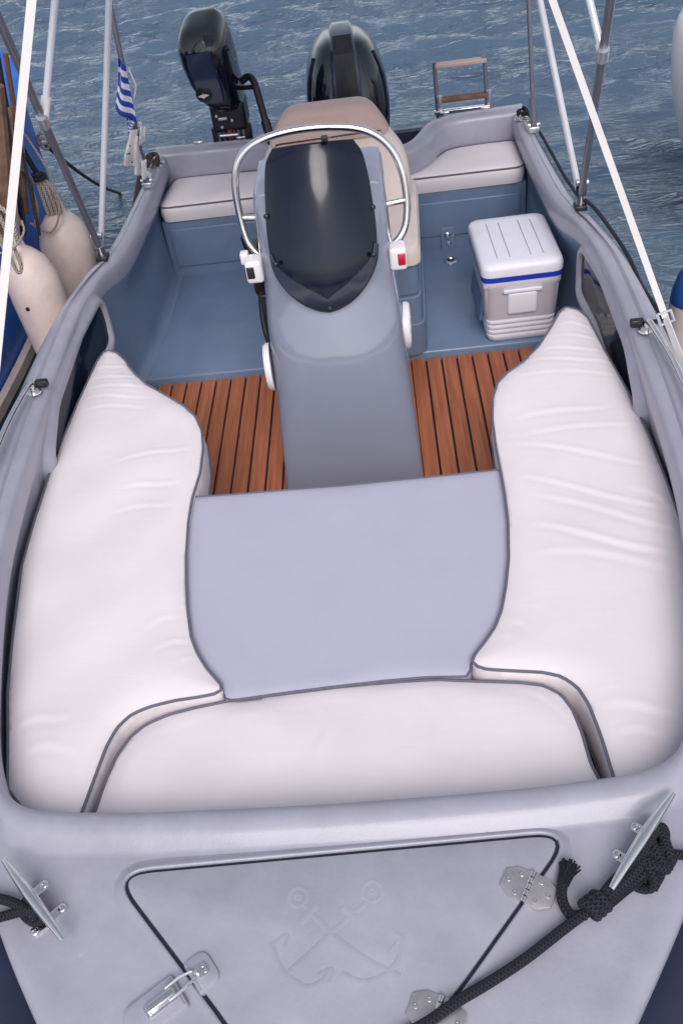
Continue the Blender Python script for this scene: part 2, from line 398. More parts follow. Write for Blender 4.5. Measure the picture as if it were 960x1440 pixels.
# ------------------------------------------------------------------ water
def nonuni(lo, hi, step, far, ratio=1.13):
    a = list(np.arange(lo, hi, step)); s = step; x = a[-1]
    while x < far: s *= ratio; x += s; a.append(x)
    s = step; x = lo; pre = []
    while x > -far: s *= ratio; x -= s; pre.append(x)
    return np.array(pre[::-1]+a)
WZ = -.25
def water():
    X = nonuni(-5.5, 4.5, .05, 900); Yy = nonuni(3.2, 14.5, .05, 900)
    gx, gy = np.meshgrid(X, Yy); h = np.zeros_like(gx)
    fade = np.exp(-np.maximum(0, np.hypot(gx, gy-8)-9)/14)
    calm = .28+.72/(1+np.exp(-((gy-8.2)+.35*gx)/.9))
    for k in range(46):
        th = R_(78)+RNG.normal(0, .42); wv = math.exp(RNG.uniform(math.log(.35), math.log(2.2))); kk = 2*math.pi/wv
        ph = RNG.uniform(0, 6.3); wob = .25*np.sin(gx*RNG.uniform(.5, 1.6)+ph)+.2*np.sin(gy*RNG.uniform(.4, 1.3)+2*ph)
        sn = np.sin(kk*(gx*math.cos(th)+gy*math.sin(th))+ph+wob*2.2)
        h += .013*wv**.9*(1-2*np.abs(sn)**.9*.5-.2)*1.0
    h = h*calm*fade
    n = len(X); v = np.stack([gx.ravel(), gy.ravel(), h.ravel()+WZ], 1); r = len(Yy)
    idx = np.arange(n*r).reshape(r, n); q = np.stack([idx[:-1, :-1], idx[:-1, 1:], idx[1:, 1:], idx[1:, :-1]], -1).reshape(-1, 4)
    me = bpy.data.meshes.new('water'); me.from_pydata(v, [], q.tolist()); me.materials.append(WATER)
    me.polygons.foreach_set('use_smooth', [True]*len(me.polygons))
    o = link('water', me); o['kind'] = 'structure'
water()

# ------------------------------------------------------------------ the boat
boat = thing('motorboat', (0, 2.7, WZ), 'grey open motorboat with centre console and teak floor', 'boat')
KI = [(.94, 4.98), (.945, 4.25), (.965, 3.80), (1.0, 3.48), (1.020, 3.1), (.993, 2.4), (.950, 1.85), (.860, 1.4), (.792, 1.165), (.70, 1.05), (.5, 1.02), (.25, 1.012), (0, 1.01)]
KO = [(1.005, 5.07), (1.03, 4.3), (1.055, 3.85), (1.075, 3.45), (1.108, 3.05), (1.108, 2.35), (1.06, 1.75), (.95, 1.28), (.82, 1.0), (.69, .78), (.548, .58), (.285, .23), (0, .0)]
KZ = [.58, .58, .588, .65, .665, .665, .66, .65, .63, .612, .605, .602, .60]
def half(K): return spline([tuple(k) for k in K], 10)
hi, ho = half(KI), half(KO); hz = spline([(z,) for z in KZ], 10)
def mir(H): return [(p[0], p[1]) for p in H]+[(-p[0], p[1]) for p in H[-2::-1]]
PI_, PO_ = np.array(mir(hi)), np.array(mir(ho)); GZ = np.array([float(z[0]) for z in hz]+[float(z[0]) for z in hz[-2::-1]])
NST = len(PI_); kk = np.array(list(np.arange(len(hi))/10)+list((np.arange(len(hi))/10)[-2::-1]))
BW = np.clip((kk-6)/3, 0, 1); BW = BW*BW*(3-2*BW)
DN = PO_-PI_; WD = np.linalg.norm(DN, axis=1); DN = DN/WD[:, None]
DECKZ = .566
SD = np.clip((kk-2.2)/1.0, 0, 1)                       # the moulded step fades out towards the stern
def ring(dof, zof, frac=False):
    out = []
    for i in range(NST):
        dd = dof(i); p = PI_[i]+DN[i]*dd; out.append(Vector((p[0], p[1], zof(i))))
    return out
mixb = lambda a, b: (lambda i: a*(1-BW[i])+(b if not callable(b) else b(i))*BW[i])
lipw = lambda i: min(.10, .42*WD[i])
deckz = lambda i: DECKZ
sec = [  # (distance outwards from the lip, height) on the sides / at the bow
    (lambda i: WD[i]+.004, lambda i: GZ[i]*(1-BW[i])+DECKZ*BW[i]-.06),
    (lambda i: WD[i]+.002, lambda i: GZ[i]*(1-BW[i])+DECKZ*BW[i]-.030),
    (lambda i: WD[i]-.006, lambda i: GZ[i]*(1-BW[i])+DECKZ*BW[i]-.013),
    (lambda i: WD[i]-.022-.014*BW[i], lambda i: GZ[i]*(1-BW[i])+DECKZ*BW[i]-.003-.001*BW[i]),
    (lambda i: WD[i]-.045-.02*BW[i], lambda i: GZ[i]*(1-BW[i])+DECKZ*BW[i]),
    (lambda i: (.056)*(1-BW[i])+BW[i]*lipw(i), lambda i: GZ[i]*(1-BW[i])+DECKZ*BW[i]+.001),
    (lambda i: (.052)*(1-BW[i])+BW[i]*lipw(i)*.86, lambda i: (GZ[i]-.003)*(1-BW[i])+(DECKZ+.006)*BW[i]),
    (lambda i: (.046)*(1-BW[i])+BW[i]*lipw(i)*.68, lambda i: (GZ[i]-.0015-.0115*SD[i])*(1-BW[i])+(GZ[i]-.014)*BW[i]),
    (lambda i: (.034)*(1-BW[i])+BW[i]*lipw(i)*.48, lambda i: (GZ[i]-.002-.013*SD[i])*(1-BW[i])+(GZ[i]-.003)*BW[i]),
    (lambda i: (.020)*(1-BW[i])+BW[i]*lipw(i)*.26, lambda i: (GZ[i]-.003-.014*SD[i])*(1-BW[i])+(GZ[i]-.002)*BW[i]),
    (lambda i: (.008)*(1-BW[i])+BW[i]*lipw(i)*.10, lambda i: (GZ[i]-.009-.014*SD[i])*(1-BW[i])+(GZ[i]-.010)*BW[i]),
    (lambda i: 0.0, lambda i: GZ[i]-.022-.016*SD[i]),
    (lambda i: -.002, lambda i: GZ[i]-.075),
    (lambda i: .004, lambda i: GZ[i]-.10),
]
rings = [ring(a, b) for a, b in sec]
v, f = loft(rings)
mesh('gunwale', v, f, DECK, boat, ang=50)
# inner wall below the lip (blue-grey liner)
HOL = np.array([0.016*float(np.clip((2.28-p[1])/.25, 0, 1)) for p in PI_])*(1-BW)
wsec = [(lambda i: .004, lambda i: GZ[i]-.099), (lambda i: .012+HOL[i], lambda i: GZ[i]-.13), (lambda i: .03+HOL[i], lambda i: .44), (lambda i: .034+HOL[i], lambda i: .30), (lambda i: .026, lambda i: .10), (lambda i: .012, lambda i: .06), (lambda i: -.03, lambda i: .046)]
v, f = loft([ring(a, b) for a, b in wsec]); iw = mesh('inner_wall', v, f, LINER, boat, ang=60); iw.data.materials.append(DECK)
for q in iw.data.polygons: q.material_index = 1 if q.center.y+2.7 < 3.42 else 0
# hull skin
hsec = [(lambda i: WD[i]-.002, lambda i: GZ[i]*(1-BW[i])+DECKZ*BW[i]-.055), (lambda i: WD[i]-.004, lambda i: .44), (lambda i: WD[i]-.03-.05*BW[i], lambda i: .22), (lambda i: WD[i]-.07-.16*BW[i], lambda i: -.02), (lambda i: WD[i]-.12-.30*BW[i], lambda i: -.24), (lambda i: WD[i]-.3-.5*BW[i], lambda i: -.5)]
v, f = loft([ring(a, b) for a, b in hsec]); mesh('hull', v, f, HULLM, boat, ang=60)
rr = ring(lambda i: WD[i]+.008+.022*BW[i], lambda i: GZ[i]*(1-BW[i])+DECKZ*BW[i]-.07-.03*BW[i])
tube('rub_rail', rr, [.022+.055*BW[i] for i in range(NST)], NAVY, boat, seg=12, flat=.8)  # navy rail, widened at the bow to stand in for shadowed water
# sole
box('sole', (0, 4.1, -.0), (2.0, 1.06, .096), LINER, boat, bev=.012)
sb = box('sole_board', (0, 2.82, -.03), (1.90, 1.56, .05), RUB, boat, bev=.0)
td = mesh('caulking', *box_geo((0, 2.80, -.012), (1.88, 1.52, .016), 0), RUB, boat)
px0, pitch, pw = -.917, .0705, .0618
pm = None
for k in range(26):
    x = px0+pitch*(k+.5)
    if pm is None:
        o = box('plank', (x, 2.81, .001), (pw, 1.52, .022), TEAK, td, bev=.0015); pm = o.data
        o.location = Vector((x, 2.81, .001))-wl(td); 
        for q in pm.vertices: q.co = q.co-Vector((x, 2.81, .001))+wl(td)
    else:
        o = link('plank', pm, td, Vector((x, 2.81, .001))-wl(td))

# bench bases under the bow cushions, traced inside the cushion outlines
WL = [at(*p, .485) for p in [(153, 493), (164, 496), (175, 507), (188, 525), (207, 542), (232, 556), (258, 571), (274, 586), (283, 606), (285, 632), (281, 665), (270, 700), (264, 735), (261, 780), (261, 820), (263, 860), (268, 897), (277, 920), (290, 941), (304, 957), (313, 967), (308, 974), (285, 979), (245, 985), (212, 993), (185, 1004), (165, 1022), (150, 1048), (136, 1085), (113, 1147)]]
WL += [(-.62, 1.055), (-.715, 1.065), (-.80, 1.155)] + [at(*p, .485) for p in [(13, 1040), (12, 975), (19, 900), (31, 800), (49, 735), (76, 650), (109, 570), (137, 509), (146, 496)]]
WR = [at(*p, .485) for p in [(795, 432), (812, 436), (825, 447), (850, 495), (884, 555), (912, 615), (936, 678), (958, 740), (975, 800), (984, 860), (984, 930)]]+[(.815, 1.18), (.72, 1.07), (.62, 1.055)]
WR += [at(*p, .485) for p in [(858, 1076), (850, 1048), (840, 1020), (828, 990), (812, 966), (790, 951), (762, 945), (720, 943), (685, 941), (670, 937), (664, 930), (668, 921), (682, 904), (697, 882), (706, 858), (712, 825), (716, 785), (715, 735), (711, 700), (705, 665), (698, 630), (693, 590), (693, 560), (700, 538), (714, 524), (736, 509), (758, 487), (774, 462), (786, 440)]]
BC = [at(*p, .452) for p in [(316, 990), (400, 979), (480, 969), (560, 962), (610, 959), (662, 961), (730, 963), (763, 967), (787, 979), (803, 1000), (816, 1032), (829, 1077)]]+[(.598, 1.055), (.3, 1.045), (0, 1.04), (-.3, 1.045), (-.605, 1.055)]+[at(*p, .452) for p in [(135, 1147), (150, 1102), (166, 1066), (184, 1040), (206, 1022), (238, 1008), (277, 998)]]
IC = [at(*p, .465) for p in [(268, 700), (330, 696), (400, 690), (480, 684), (560, 676), (640, 668), (703, 661), (709, 690), (714, 735), (715, 785), (710, 825), (704, 858), (694, 882), (680, 904), (666, 921), (661, 930), (660, 945), (655, 951), (600, 952), (540, 957), (480, 964), (400, 974), (330, 984), (318, 984), (314, 968), (305, 957), (291, 941), (278, 920), (269, 897), (264, 860), (262, 820), (262, 780), (265, 735), (267, 706)]]
for P in (WL, WR):
    q = offset(resample(ccw(P), .03), -.025)
    plate('bench_base', q, .35, .02, GEL, boat, bev=.012)
q = offset(resample(ccw(BC), .03), -.03); plate('bench_base', q, .288, .16, GEL, boat, bev=.012)
q = offset(resample(ccw(IC), .03), -.02); plate('table_leaf', q, .362, .32, GEL, boat, bev=.008)
lathe('table_leg', [(.05, 0), (.05, .32)], frame((0, 1.9, 0.01)), STEEL, boat)

# side windows, set in the inner wall
kiy = [k[1] for k in KI][:9][::-1]; kix = [k[0] for k in KI][:9][::-1]
def wall_x(y, z): return float(np.interp(y, kiy, kix)+np.interp(z, [.30, .44, .56, .70], [.034, .03, .004, .004]))
for s in (-1, 1):
    Yw = lambda y, z, o=0.: Vector((s*(wall_x(y, z)-o-max(0, .60-z)*.24), y, z))
    ol = round_poly([(2.40, .40), (3.38, .40), (3.40, .575), (2.60, .585), (2.40, .52)], [.05, .10, .06, .14, .06])
    ol = resample(ccw(ol), .02)
    Wl = lambda y, z: Vector((s*(wall_x(y, z)+.002), y, z))
    rg = [[Wl(p[0], p[1]) for p in offset(ol, .05)]]
    for o, h in ((.034, .004), (.020, .012), (.008, .017), (-.004, .014), (-.012, .002), (-.014, -.004)):
        rg.append([Yw(p[0], p[1], h) for p in offset(ol, o)])
    v, f = loft(rg, True); fr = mesh('window_frame', v, f, DECK, boat, ang=70)
    c = ol.mean(0); q = [Yw(p[0], p[1], .001) for p in offset(ol, -.008)]
    mesh('pane', q+[Yw(c[0], c[1], .001)], [(i, (i+1) % len(q), len(q)) for i in range(len(q))], PANE, fr)

# hatch on the foredeck
HZ = DECKZ
HX = [at(157, 1228, HZ+.01), at(805, 1168, HZ+.01), at(630, 1414, HZ+.01), (.015, .335), at(302, 1420, HZ+.01)]
ho_ = resample(ccw(round_poly(HX, [.085, .085, .01, .06, .01])), .012)
g = Geo()
lipo = [(.030, .0005), (.022, .002), (.014, .006), (.008, .0092), (.005, .009), (.0028, .005), (.0028, -.001)]
v, f = loft([[Vector((p[0], p[1], HZ+z)) for p in offset(ho_, o)] for o, z in lipo], True)
mesh('hatch_lip', v, f, DECK, boat, ang=60)
v, f = loft([[Vector((p[0], p[1], HZ+.002)) for p in offset(ho_, o)] for o in (.004, -.012)], True)
mesh('hatch_gap_shade', v, f, RUB, boat)  # dark ribbon: the shade in the hatch gap put into its colour
hatch = plate('hatch', offset(ho_, -.0042), HZ+.0085, HZ+.0012, DECK, boat, bev=.004)
HT = HZ+.0085
# embossed crossed anchors (a plain emblem moulded into the lid)
def E(*pp): return [Vector((*at(u, v_, HT), HT)) for u, v_ in pp]
g = Geo()
def em(pts, r=.006, n=6): g.add(*tube_geo([Vector(p) for p in spline([tuple(p) for p in pts], n)], r, seg=8, flat=.09))
def emring(u, v_, rx, r=.0045):
    c = E((u, v_))[0]; g.add(*tube_geo([c+Vector((rx*math.cos(a), rx*math.sin(a), 0)) for a in np.linspace(0, 2*math.pi, 24, endpoint=False)], r, seg=8, closed=True, flat=.11))
emring(419, 1261, .019); emring(523, 1253, .020); emring(419, 1261, .005, .003); emring(523, 1253, .005, .003)
em(E((428, 1272), (470, 1316), (520, 1352), (562, 1372))); em(E((516, 1268), (470, 1308), (425, 1350), (405, 1368)))
em(E((446, 1272), (420, 1298)), .009); em(E((500, 1290), (482, 1275)), .009)
em(E((382, 1325), (390, 1352), (405, 1372), (430, 1388), (452, 1380), (466, 1362)), .006)
em(E((480, 1368), (505, 1380), (535, 1374), (558, 1352), (566, 1322), (556, 1312)), .006)
em(E((380, 1330), (403, 1314), (402, 1330)), .004); em(E((446, 1372), (466, 1362), (463, 1382)), .004); em(E((545, 1340), (566, 1318), (568, 1342)), .004)
g.out('anchor_emblem', DECK, hatch)

screw_me = None
def screw(p, parent, nrm=(0, 0, 1), r=.006, mt=None):
    v, f = lathe_geo([(r, -.001), (r, .0008), (r*.82, .0022), (r*.45, .0025), (r*.38, .0012), (.0005, .0010)], frame(p, nrm), 12)
    return mesh('screw', v, f, mt or STEEL, parent)
def hinge(c, ax, parent, ln=.052, wd=.034):                # c on the gap, ax = direction across the gap
    ax = Vector((*ax, 0)).normalized(); tv = Vector((-ax.y, ax.x, 0)); c = Vector((*c, HT+.0005))
    M = frame(c, (0, 0, 1), ax)
    h = None
    for s in (-1, 1):
        ol = round_poly([(s*.004, -wd), (s*.030, -wd*.95), (s*ln, -wd*.55), (s*ln, wd*.55), (s*.030, wd*.95), (s*.004, wd)], .0025)
        o = plate('hinge' if h is None else 'hinge_leaf', ol, .0035, -.004, SATIN, boat if h is None else h, bev=.001, M=M)
        if h is None: h = o
        for (a, b) in ((.020, -.020), (.020, .020), (.040, 0)): screw(M @ Vector((s*a, b, .0032)), h, r=.0052)
    for k in range(5):
        y0 = -wd+2*wd*k/5+.001
        v, f, uv = tube_geo([M @ Vector((0, y0, .004)), M @ Vector((0, y0+2*wd/5-.002, .004))], .006, seg=10); mesh('knuckle', v, f, STEEL, h)
hinge(at(742, 1249, HT), (at(772, 1262, HT)[0]-at(712, 1236, HT)[0], at(772, 1262, HT)[1]-at(712, 1236, HT)[1]), boat)
hinge(at(613, 1428, HT), (at(643, 1441, HT)[0]-at(583, 1415, HT)[0], at(643, 1441, HT)[1]-at(583, 1415, HT)[1]), boat)
# toggle latch on its moulded pad
a_, b_ = Vector((*at(205, 1422, HT), 0)), Vector((*at(288, 1358, HT), 0))
ax = (b_-a_).normalized(); gp = Vector((*at(262, 1385, HT), 0))
M = frame(gp+Vector((0, 0, HZ)), (0, 0, 1), ax)
pad = plate('latch_pad', round_poly([(-.125, -.036), (-.012, -.036), (-.012, .036), (-.125, .036)], [.025, .008, .008, .025]), .013, .0, DECK, boat, bev=.007, M=M)
plate('latch_pad', round_poly([(.012, -.036), (.062, -.036), (.062, .036), (.012, .036)], [.008, .025, .025, .008]), .0165, .0, DECK, hatch, bev=.007, M=M)
g = Geo(); P3 = lambda x, y, z: M @ Vector((x, y, z))
lt = plate('latch', round_poly([(-.085, -.014), (-.022, -.014), (-.022, .014), (-.085, .014)], .006), .0165, .013, STEEL, boat, bev=.001, M=M)
v, f = box_geo((-.052, 0, .022), (.058, .016, .010), .003); mesh('lever', [M @ p for p in v], f, STEEL, lt)
tube('bail', [P3(-.035, -.012, .024), P3(-.005, -.012, .027), P3(.018, -.008, .024), P3(.026, 0, .022), P3(.018, .008, .024), P3(-.005, .012, .027), P3(-.035, .012, .024)], .0028, STEEL, lt, closed=False, seg=8)
plate('keeper', round_poly([(.024, -.013), (.050, -.013), (.050, .013), (.024, .013)], .008), .0195, .0165, STEEL, lt, bev=.001, M=M)
tube('hook', [P3(.028, 0, .019), P3(.026, 0, .027), P3(.020, 0, .029)], .004, STEEL, lt)
for p in ((.042, .006), (.042, -.006), (-.078, .009), (-.078, -.009)): screw(P3(p[0], p[1], .0195 if p[0] > 0 else .0165), lt, r=.0038)

# bow cleats
def cleat(e0, e1, bolts, z0, parent=boat, r=.0085, hz_=.058, name='cleat'):
    e0, e1 = Vector((*e0, z0+hz_)), Vector((*e1, z0+hz_)); c = (e0+e1)/2; dv = e1-e0
    pts = [e0.lerp(e1, t)+Vector((0, 0, -.012*abs(2*t-1)**2+.0)) for t in np.linspace(0, 1, 17)]
    rad = [r*(.72+.75*(1-abs(2*t-1))**.8) for t in np.linspace(0, 1, 17)]
    cl = tube(name, pts, rad, STEEL, parent, seg=14)
    tv = Vector((-dv.y, dv.x, 0)).normalized(); un = dv.normalized(); un.z = 0
    for s in (-1, 1):
        b = c+un*s*dv.length*.15; b.z = z0
        tube('post', [b, b+Vector((0, 0, hz_*.6)), Vector((b.x, b.y, z0+hz_))], [r*1.3, r*1.0, r*1.25], STEEL, cl)
        ol = round_poly([(-.011, -.042), (.011, -.042), (.011, .042), (-.011, .042)], .011)
        plate('base', ol, .006, .0, STEEL, cl, bev=.002, M=frame(b, (0, 0, 1), un))
        for q in (-1, 1): screw(b+tv*q*.032+Vector((0, 0, .006)), cl, r=.0085)
    return cl
cleat((.697, .962), (.533, .775), None, DECKZ)
cleat((-.690, .905), (-.522, .733), None, DECKZ)
cleat((.955, 4.80), (1.00, 4.92), None, .58, r=.006, hz_=.035)
cleat((-.985, 4.74), (-.96, 4.92), None, .58, r=.006, hz_=.035)

# chrome grab tubes on the side decks
for s in (-1, 1):
    P = [Vector((s*1.045, 2.60, .664)), Vector((s*1.047, 2.60, .695)), Vector((s*1.052, 2.55, .702)), Vector((s*1.062, 2.3, .702)), Vector((s*1.04, 1.95, .70)), Vector((s*.99, 1.6, .695)), Vector((s*.98, 1.55, .685)), Vector((s*.98, 1.55, .64))]
    gr = tube('grab_rail', spline([tuple(p) for p in P], 6), .011, STEEL, boat, seg=12)
    lathe('flange', [(.026, -.001), (.026, .004), (.018, .012), (.014, .014)], frame((s*1.045, 2.60, .664)), STEEL, gr)
    box('rope_clip', (s*1.02, 2.63, .678), (.045, .025, .028), BLACKP, gr, bev=.006)

# stern benches, coamings, transom
for s, x0, x1 in ((-1, .30, .965), (1, .26, .965)):
    bx = box('stern_bench', (s*(x0+x1)/2, 4.78, .20), (x1-x0, .40, .33), LINER, boat, bev=.012)
    w = x1-x0
    box('bench_panel', (s*((x0+x1)/2+.0), 4.577, .215), (w-.07, .014, .215 if s < 0 else .19), LINER, bx, bev=.006)
    # raised coaming behind the seat, curving forward along the motor well
    cp = [(s*1.0, 5.0), (s*.93, 5.0), (s*.75, 4.995), (s*.62, 4.98), (s*.545, 4.94), (s*.50, 4.88), (s*.465, 4.80), (s*.42, 4.72), (s*.36, 4.665), (s*.26, 4.64)] if s > 0 else [(s*1.0, 5.01), (s*.9, 5.01), (s*.7, 5.0), (s*.5, 4.995), (s*.38, 4.97), (s*.30, 4.93)]
    cp = spline(cp, 6); rg = []
    for i, p in enumerate(cp):
        t = np.array(cp[min(i+1, len(cp)-1)])-np.array(cp[max(i-1, 0)]); t /= np.linalg.norm(t); n_ = np.array([t[1], -t[0]])*s*-1
        u_ = i/(len(cp)-1); hw = .056-.016*u_; zt = .60-.012*u_
        rg.append([Vector((p[0]+n_[0]*d_, p[1]+n_[1]*d_, z_)) for d_, z_ in ((-hw, .34), (-hw, zt-.03), (-hw+.006, zt-.008), (-hw+.02, zt), (-.01, zt+.001), (-.004, zt-.006), (.012, zt-.008), (hw-.022, zt-.009), (hw-.008, zt-.016), (hw, zt-.034), (hw+.004, .40), (hw+.004, .34))])
    v, f = loft(rg); v, f = v, f+[tuple(range(12)), tuple(len(v)-12+k for k in range(12))[::-1]]
    mesh('transom_coaming', v, f, DECK, boat, ang=50)
    for t in ((.55, .8) if s < 0 else (.62, .85)):
        box('coaming_clip', (s*t*.95, 5.03, .602), (.05, .014, .010), STEEL, boat, bev=.003)
box('motor_well', (0.03, 4.90, .2), (.80, .13, .50), LINER, boat, bev=.01)
box('transom', (0, 5.075, .05), (2.0, .05, .95), HULLM, boat, bev=.01)
# outlet plate and drain in the right bench front / sole
pl = plate('outlet_plate', round_poly([(-.038, -.062), (.038, -.062), (.038, .062), (-.038, .062)], .014), .006, 0, LINER, boat, bev=.004, M=frame((.548, 4.572, .105), (0, -1, 0), (1, 0, 0)))
lathe('outlet_valve', [(.017, 0), (.017, .008), (.010, .012), (.004, .028), (.0, .03)], frame((.545, 4.566, .125), (0, -1, 0)), STEEL, pl)
lathe('outlet_valve', [(.013, 0), (.013, .005), (.007, .008), (.0, .009)], frame((.552, 4.566, .075), (0, -1, 0)), STEEL, pl)
dr = lathe('drain', [(.038, -.001), (.038, .004), (.032, .008), (.023, .008), (.020, .003), (.0, .002)], frame((.548, 4.42, .048)), STEEL, boat)
lathe('drain_hole', [(.019, .0), (.019, .0012), (0, .0013)], frame((.548, 4.42, .0505)), BLACKP, dr)

# centre console
def csec(z, yf, w, D=.15, n=2.5, keel=.0, xo=0., yb=3.38):
    P = []
    for a in np.linspace(0, math.pi, 41):
        c, s_ = math.cos(a), math.sin(a); x = w*math.copysign(abs(c)**(2/n), c); yo = D*(1-abs(s_)**(2/n))
        P.append(Vector((xo+x, yf+yo-keel*max(0, 1-abs(x)/(w*.8)), z+.05*math.exp(-((z-.58)/.11)**2)*(x/w)**2)))
    P.append(Vector((xo-w, yb, z))); P.append(Vector((xo+w, yb, z))); return P
CS = [(-.0, 2.655, .270, .02, .0, .013), (.02, 2.660, .270, .02, 0, .013), (.2, 2.705, .264, .04, .0, .01), (.4, 2.752, .257, .08, .0, .006), (.53, 2.782, .251, .105, .004, .002), (.565, 2.793, .25, .106, .006, .002), (.59, 2.805, .249, .107, .010, .001), (.65, 2.832, .246, .11, .016, 0), (.72, 2.862, .243, .115, .020, -.002), (.80, 2.886, .24, .12, .014, -.003), (.88, 2.905, .241, .12, .01, -.004), (.95, 2.932, .240, .12, .006, -.005), (1.01, 2.962, .238, .11, 0, -.006), (1.05, 3.005, .233, .09, 0, -.006), (1.075, 3.06, .223, .07, 0, -.006), (1.08, 3.16, .195, .05, 0, -.006)]  # crease below the screen shaped to imitate a reflection edge
v, f = loft([csec(z, yf, w, D+.06*min(1, z/.4), 2.5-.3*min(1, z/.4), kl, xo) for z, yf, w, D, kl, xo in CS], True, (False, True))
console = mesh('console', v, f, CONS, boat, ang=50)
EC = [(0, 2.842, .722), (.038, 2.845, .730), (.085, 2.853, .753), (.128, 2.868, .790), (.163, 2.892, .835), (.184, 2.922, .885), (.190, 2.968, .965), (.185, 3.012, 1.045), (.178, 3.05, 1.115), (.165, 3.078, 1.178), (.138, 3.095, 1.218)]
CC = [(0, 2.842, .722), (0, 2.838, .757), (0, 2.840, .792), (0, 2.847, .840), (0, 2.862, .90), (0, 2.886, .97), (0, 2.918, 1.045), (0, 2.958, 1.125), (0, 3.0, 1.185), (0, 3.025, 1.217), (0, 3.045, 1.240)]
ec, cc = spline(EC, 6), spline(CC, 6); XO = -.002
def wsurf(i, s_, lift=0):
    i0 = min(int(i), len(ec)-2); t = i-i0
    e, c = ec[i0]*(1-t)+ec[i0+1]*t, cc[i0]*(1-t)+cc[i0+1]*t; q = .45*abs(s_)**1.5+.55*abs(s_)**2.6
    return Vector((XO+s_*e[0], c[1]+(e[1]-c[1])*q-lift, c[2]+(e[2]-c[2])*q))
def ex(i): i0 = min(int(i), len(ec)-2); return ec[i0][0]*(1-(i-i0))+ec[i0+1][0]*(i-i0)
SS = np.linspace(-1, 1, 33)
R1 = [[wsurf(i, s_, .008) for s_ in SS] for i in range(len(ec))]; R2 = [[wsurf(i, s_, .002) for s_ in SS] for i in range(len(ec))]
loop = lambda R: [R]
v1, f1 = loft(R1); v2, f2 = loft(R2)
nn_ = len(v1); g = Geo(); g.add(v1+v2, [tuple(q) for q in f1]+[tuple(i+nn_ for i in q[::-1]) for q in f2]+[((len(ec)-1)*33+k, (len(ec)-1)*33+k+1, nn_+(len(ec)-1)*33+k+1, nn_+(len(ec)-1)*33+k) for k in range(32)])
ws = g.out('windscreen', GLASS, console, ang=60)
# bezel that clamps the lower rim
g = Geo()
for side in (-1, 1):
    NB, NK = 34, 7; rows = [[] for _ in range(NK+3)]
    for i in range(NB+1):
        t = i/NB; e0 = wsurf(i*.95, side, .013)
        rows[0].append(e0+Vector((side*.006, .012, -.004)))
        for k in range(NK+1):
            q = k/NK; j = i*.95+q*9.5*(1-t)**1.4; w_ = (1-q*(.26*(1-t)+.05))*ex(i*.95)/max(ex(j), 1e-6)
            rows[k+1].append(wsurf(j, side*min(w_, 1), .0135))
        rows[NK+2].append(rows[NK+1][-1]+Vector((0, .008, 0)))
    v, f = loft(rows); g.add(v, f)
g.out('bezel', BEZEL, console, ang=70)
for p in ((-.170, 2.885, .90), (.172, 2.885, .895), (0, 2.822, .742), (-.186, 2.985, 1.03), (.183, 2.985, 1.02)):
    lathe('bolt', [(.009, -.006), (.009, .003), (.006, .006), (0, .007)], frame(p, (p[0]*1.5, -1, .4)), BLACKP, ws, 12)
box('screen_clip', (.045, 3.035, 1.252), (.022, .02, .018), BLACKP, ws, bev=.004)
# dash, wheel and throttle behind the screen
box('dashboard', (-.005, 3.30, .93), (.38, .12, .22), BLACKP, console, bev=.02)
rm = Matrix.Rotation(R_(60), 4, 'X')
wh = tube('steering_wheel', [Vector((-.10+.17*math.cos(a), 3.47, .80))+rm.to_3x3() @ Vector((0, .17*math.sin(a), 0)) for a in np.linspace(0, 2*math.pi, 32, endpoint=False)], .014, BLACKP, console, closed=True, seg=8)
for a in (R_(90), R_(210), R_(330)):
    tube('spoke', [Vector((-.10, 3.45, .80)), Vector((-.10+.17*math.cos(a), 3.47, .80))+rm.to_3x3() @ Vector((0, .17*math.sin(a), 0))], .009, BLACKP, wh, seg=6)
thr = box('throttle', (-.285, 3.24, .72), (.05, .13, .19), BLACKP, console, bev=.018)
tube('throttle_lever', [(-.31, 3.24, .76), (-.315, 3.20, .86), (-.30, 3.18, .90)], .011, BLACKP, thr)
tube('cable', spline([(-.29, 3.24, .64), (-.30, 3.20, .52), (-.285, 3.16, .42), (-.25, 3.2, .36)], 5), .013, BLACKP, thr)
box('fuse_box', (-.268, 3.16, .56), (.03, .11, .22), BLACKP, console, bev=.008)
# navigation lamps
for s, c, mt_ in ((-1, (-.262, 3.0, .835), BLACKP), (1, (.255, 3.02, .815), REDM)):
    nl = box('navigation_lamp', c, (.062, .075, .085), WHITE, console, bev=.012)
    box('lens', Vector(c)+Vector((s*.012, -.030, .002)), (.028, .022, .046), mt_, nl, bev=.005)
box('switch', (-.297, 3.04, .862), (.03, .035, .045), WHITE, console, bev=.006)
# round speakers on the console sides
for s, c in ((-1, (-.262, 2.93, .46)), (1, (.262, 3.06, .50))):
    sp = lathe('speaker', [(.092, -.004), (.092, .010), (.084, .020), (.066, .020), (.060, .012), (.030, .014), (.0, .018)], frame(c, (s, -.06, 0), (0, 1, 0)), WHITE, console, 32)
    for k in range(6):
        a = k*math.pi/3; M = frame(Vector(c)+Vector((s*.016, 0, 0)), (s, -.06, 0), (0, 1, 0))
        tube('grille_bar', [M @ Vector((.02*math.cos(a), .02*math.sin(a), 0)), M @ Vector((.063*math.cos(a), .063*math.sin(a), .002))], .0035, WHITE, sp, seg=6)
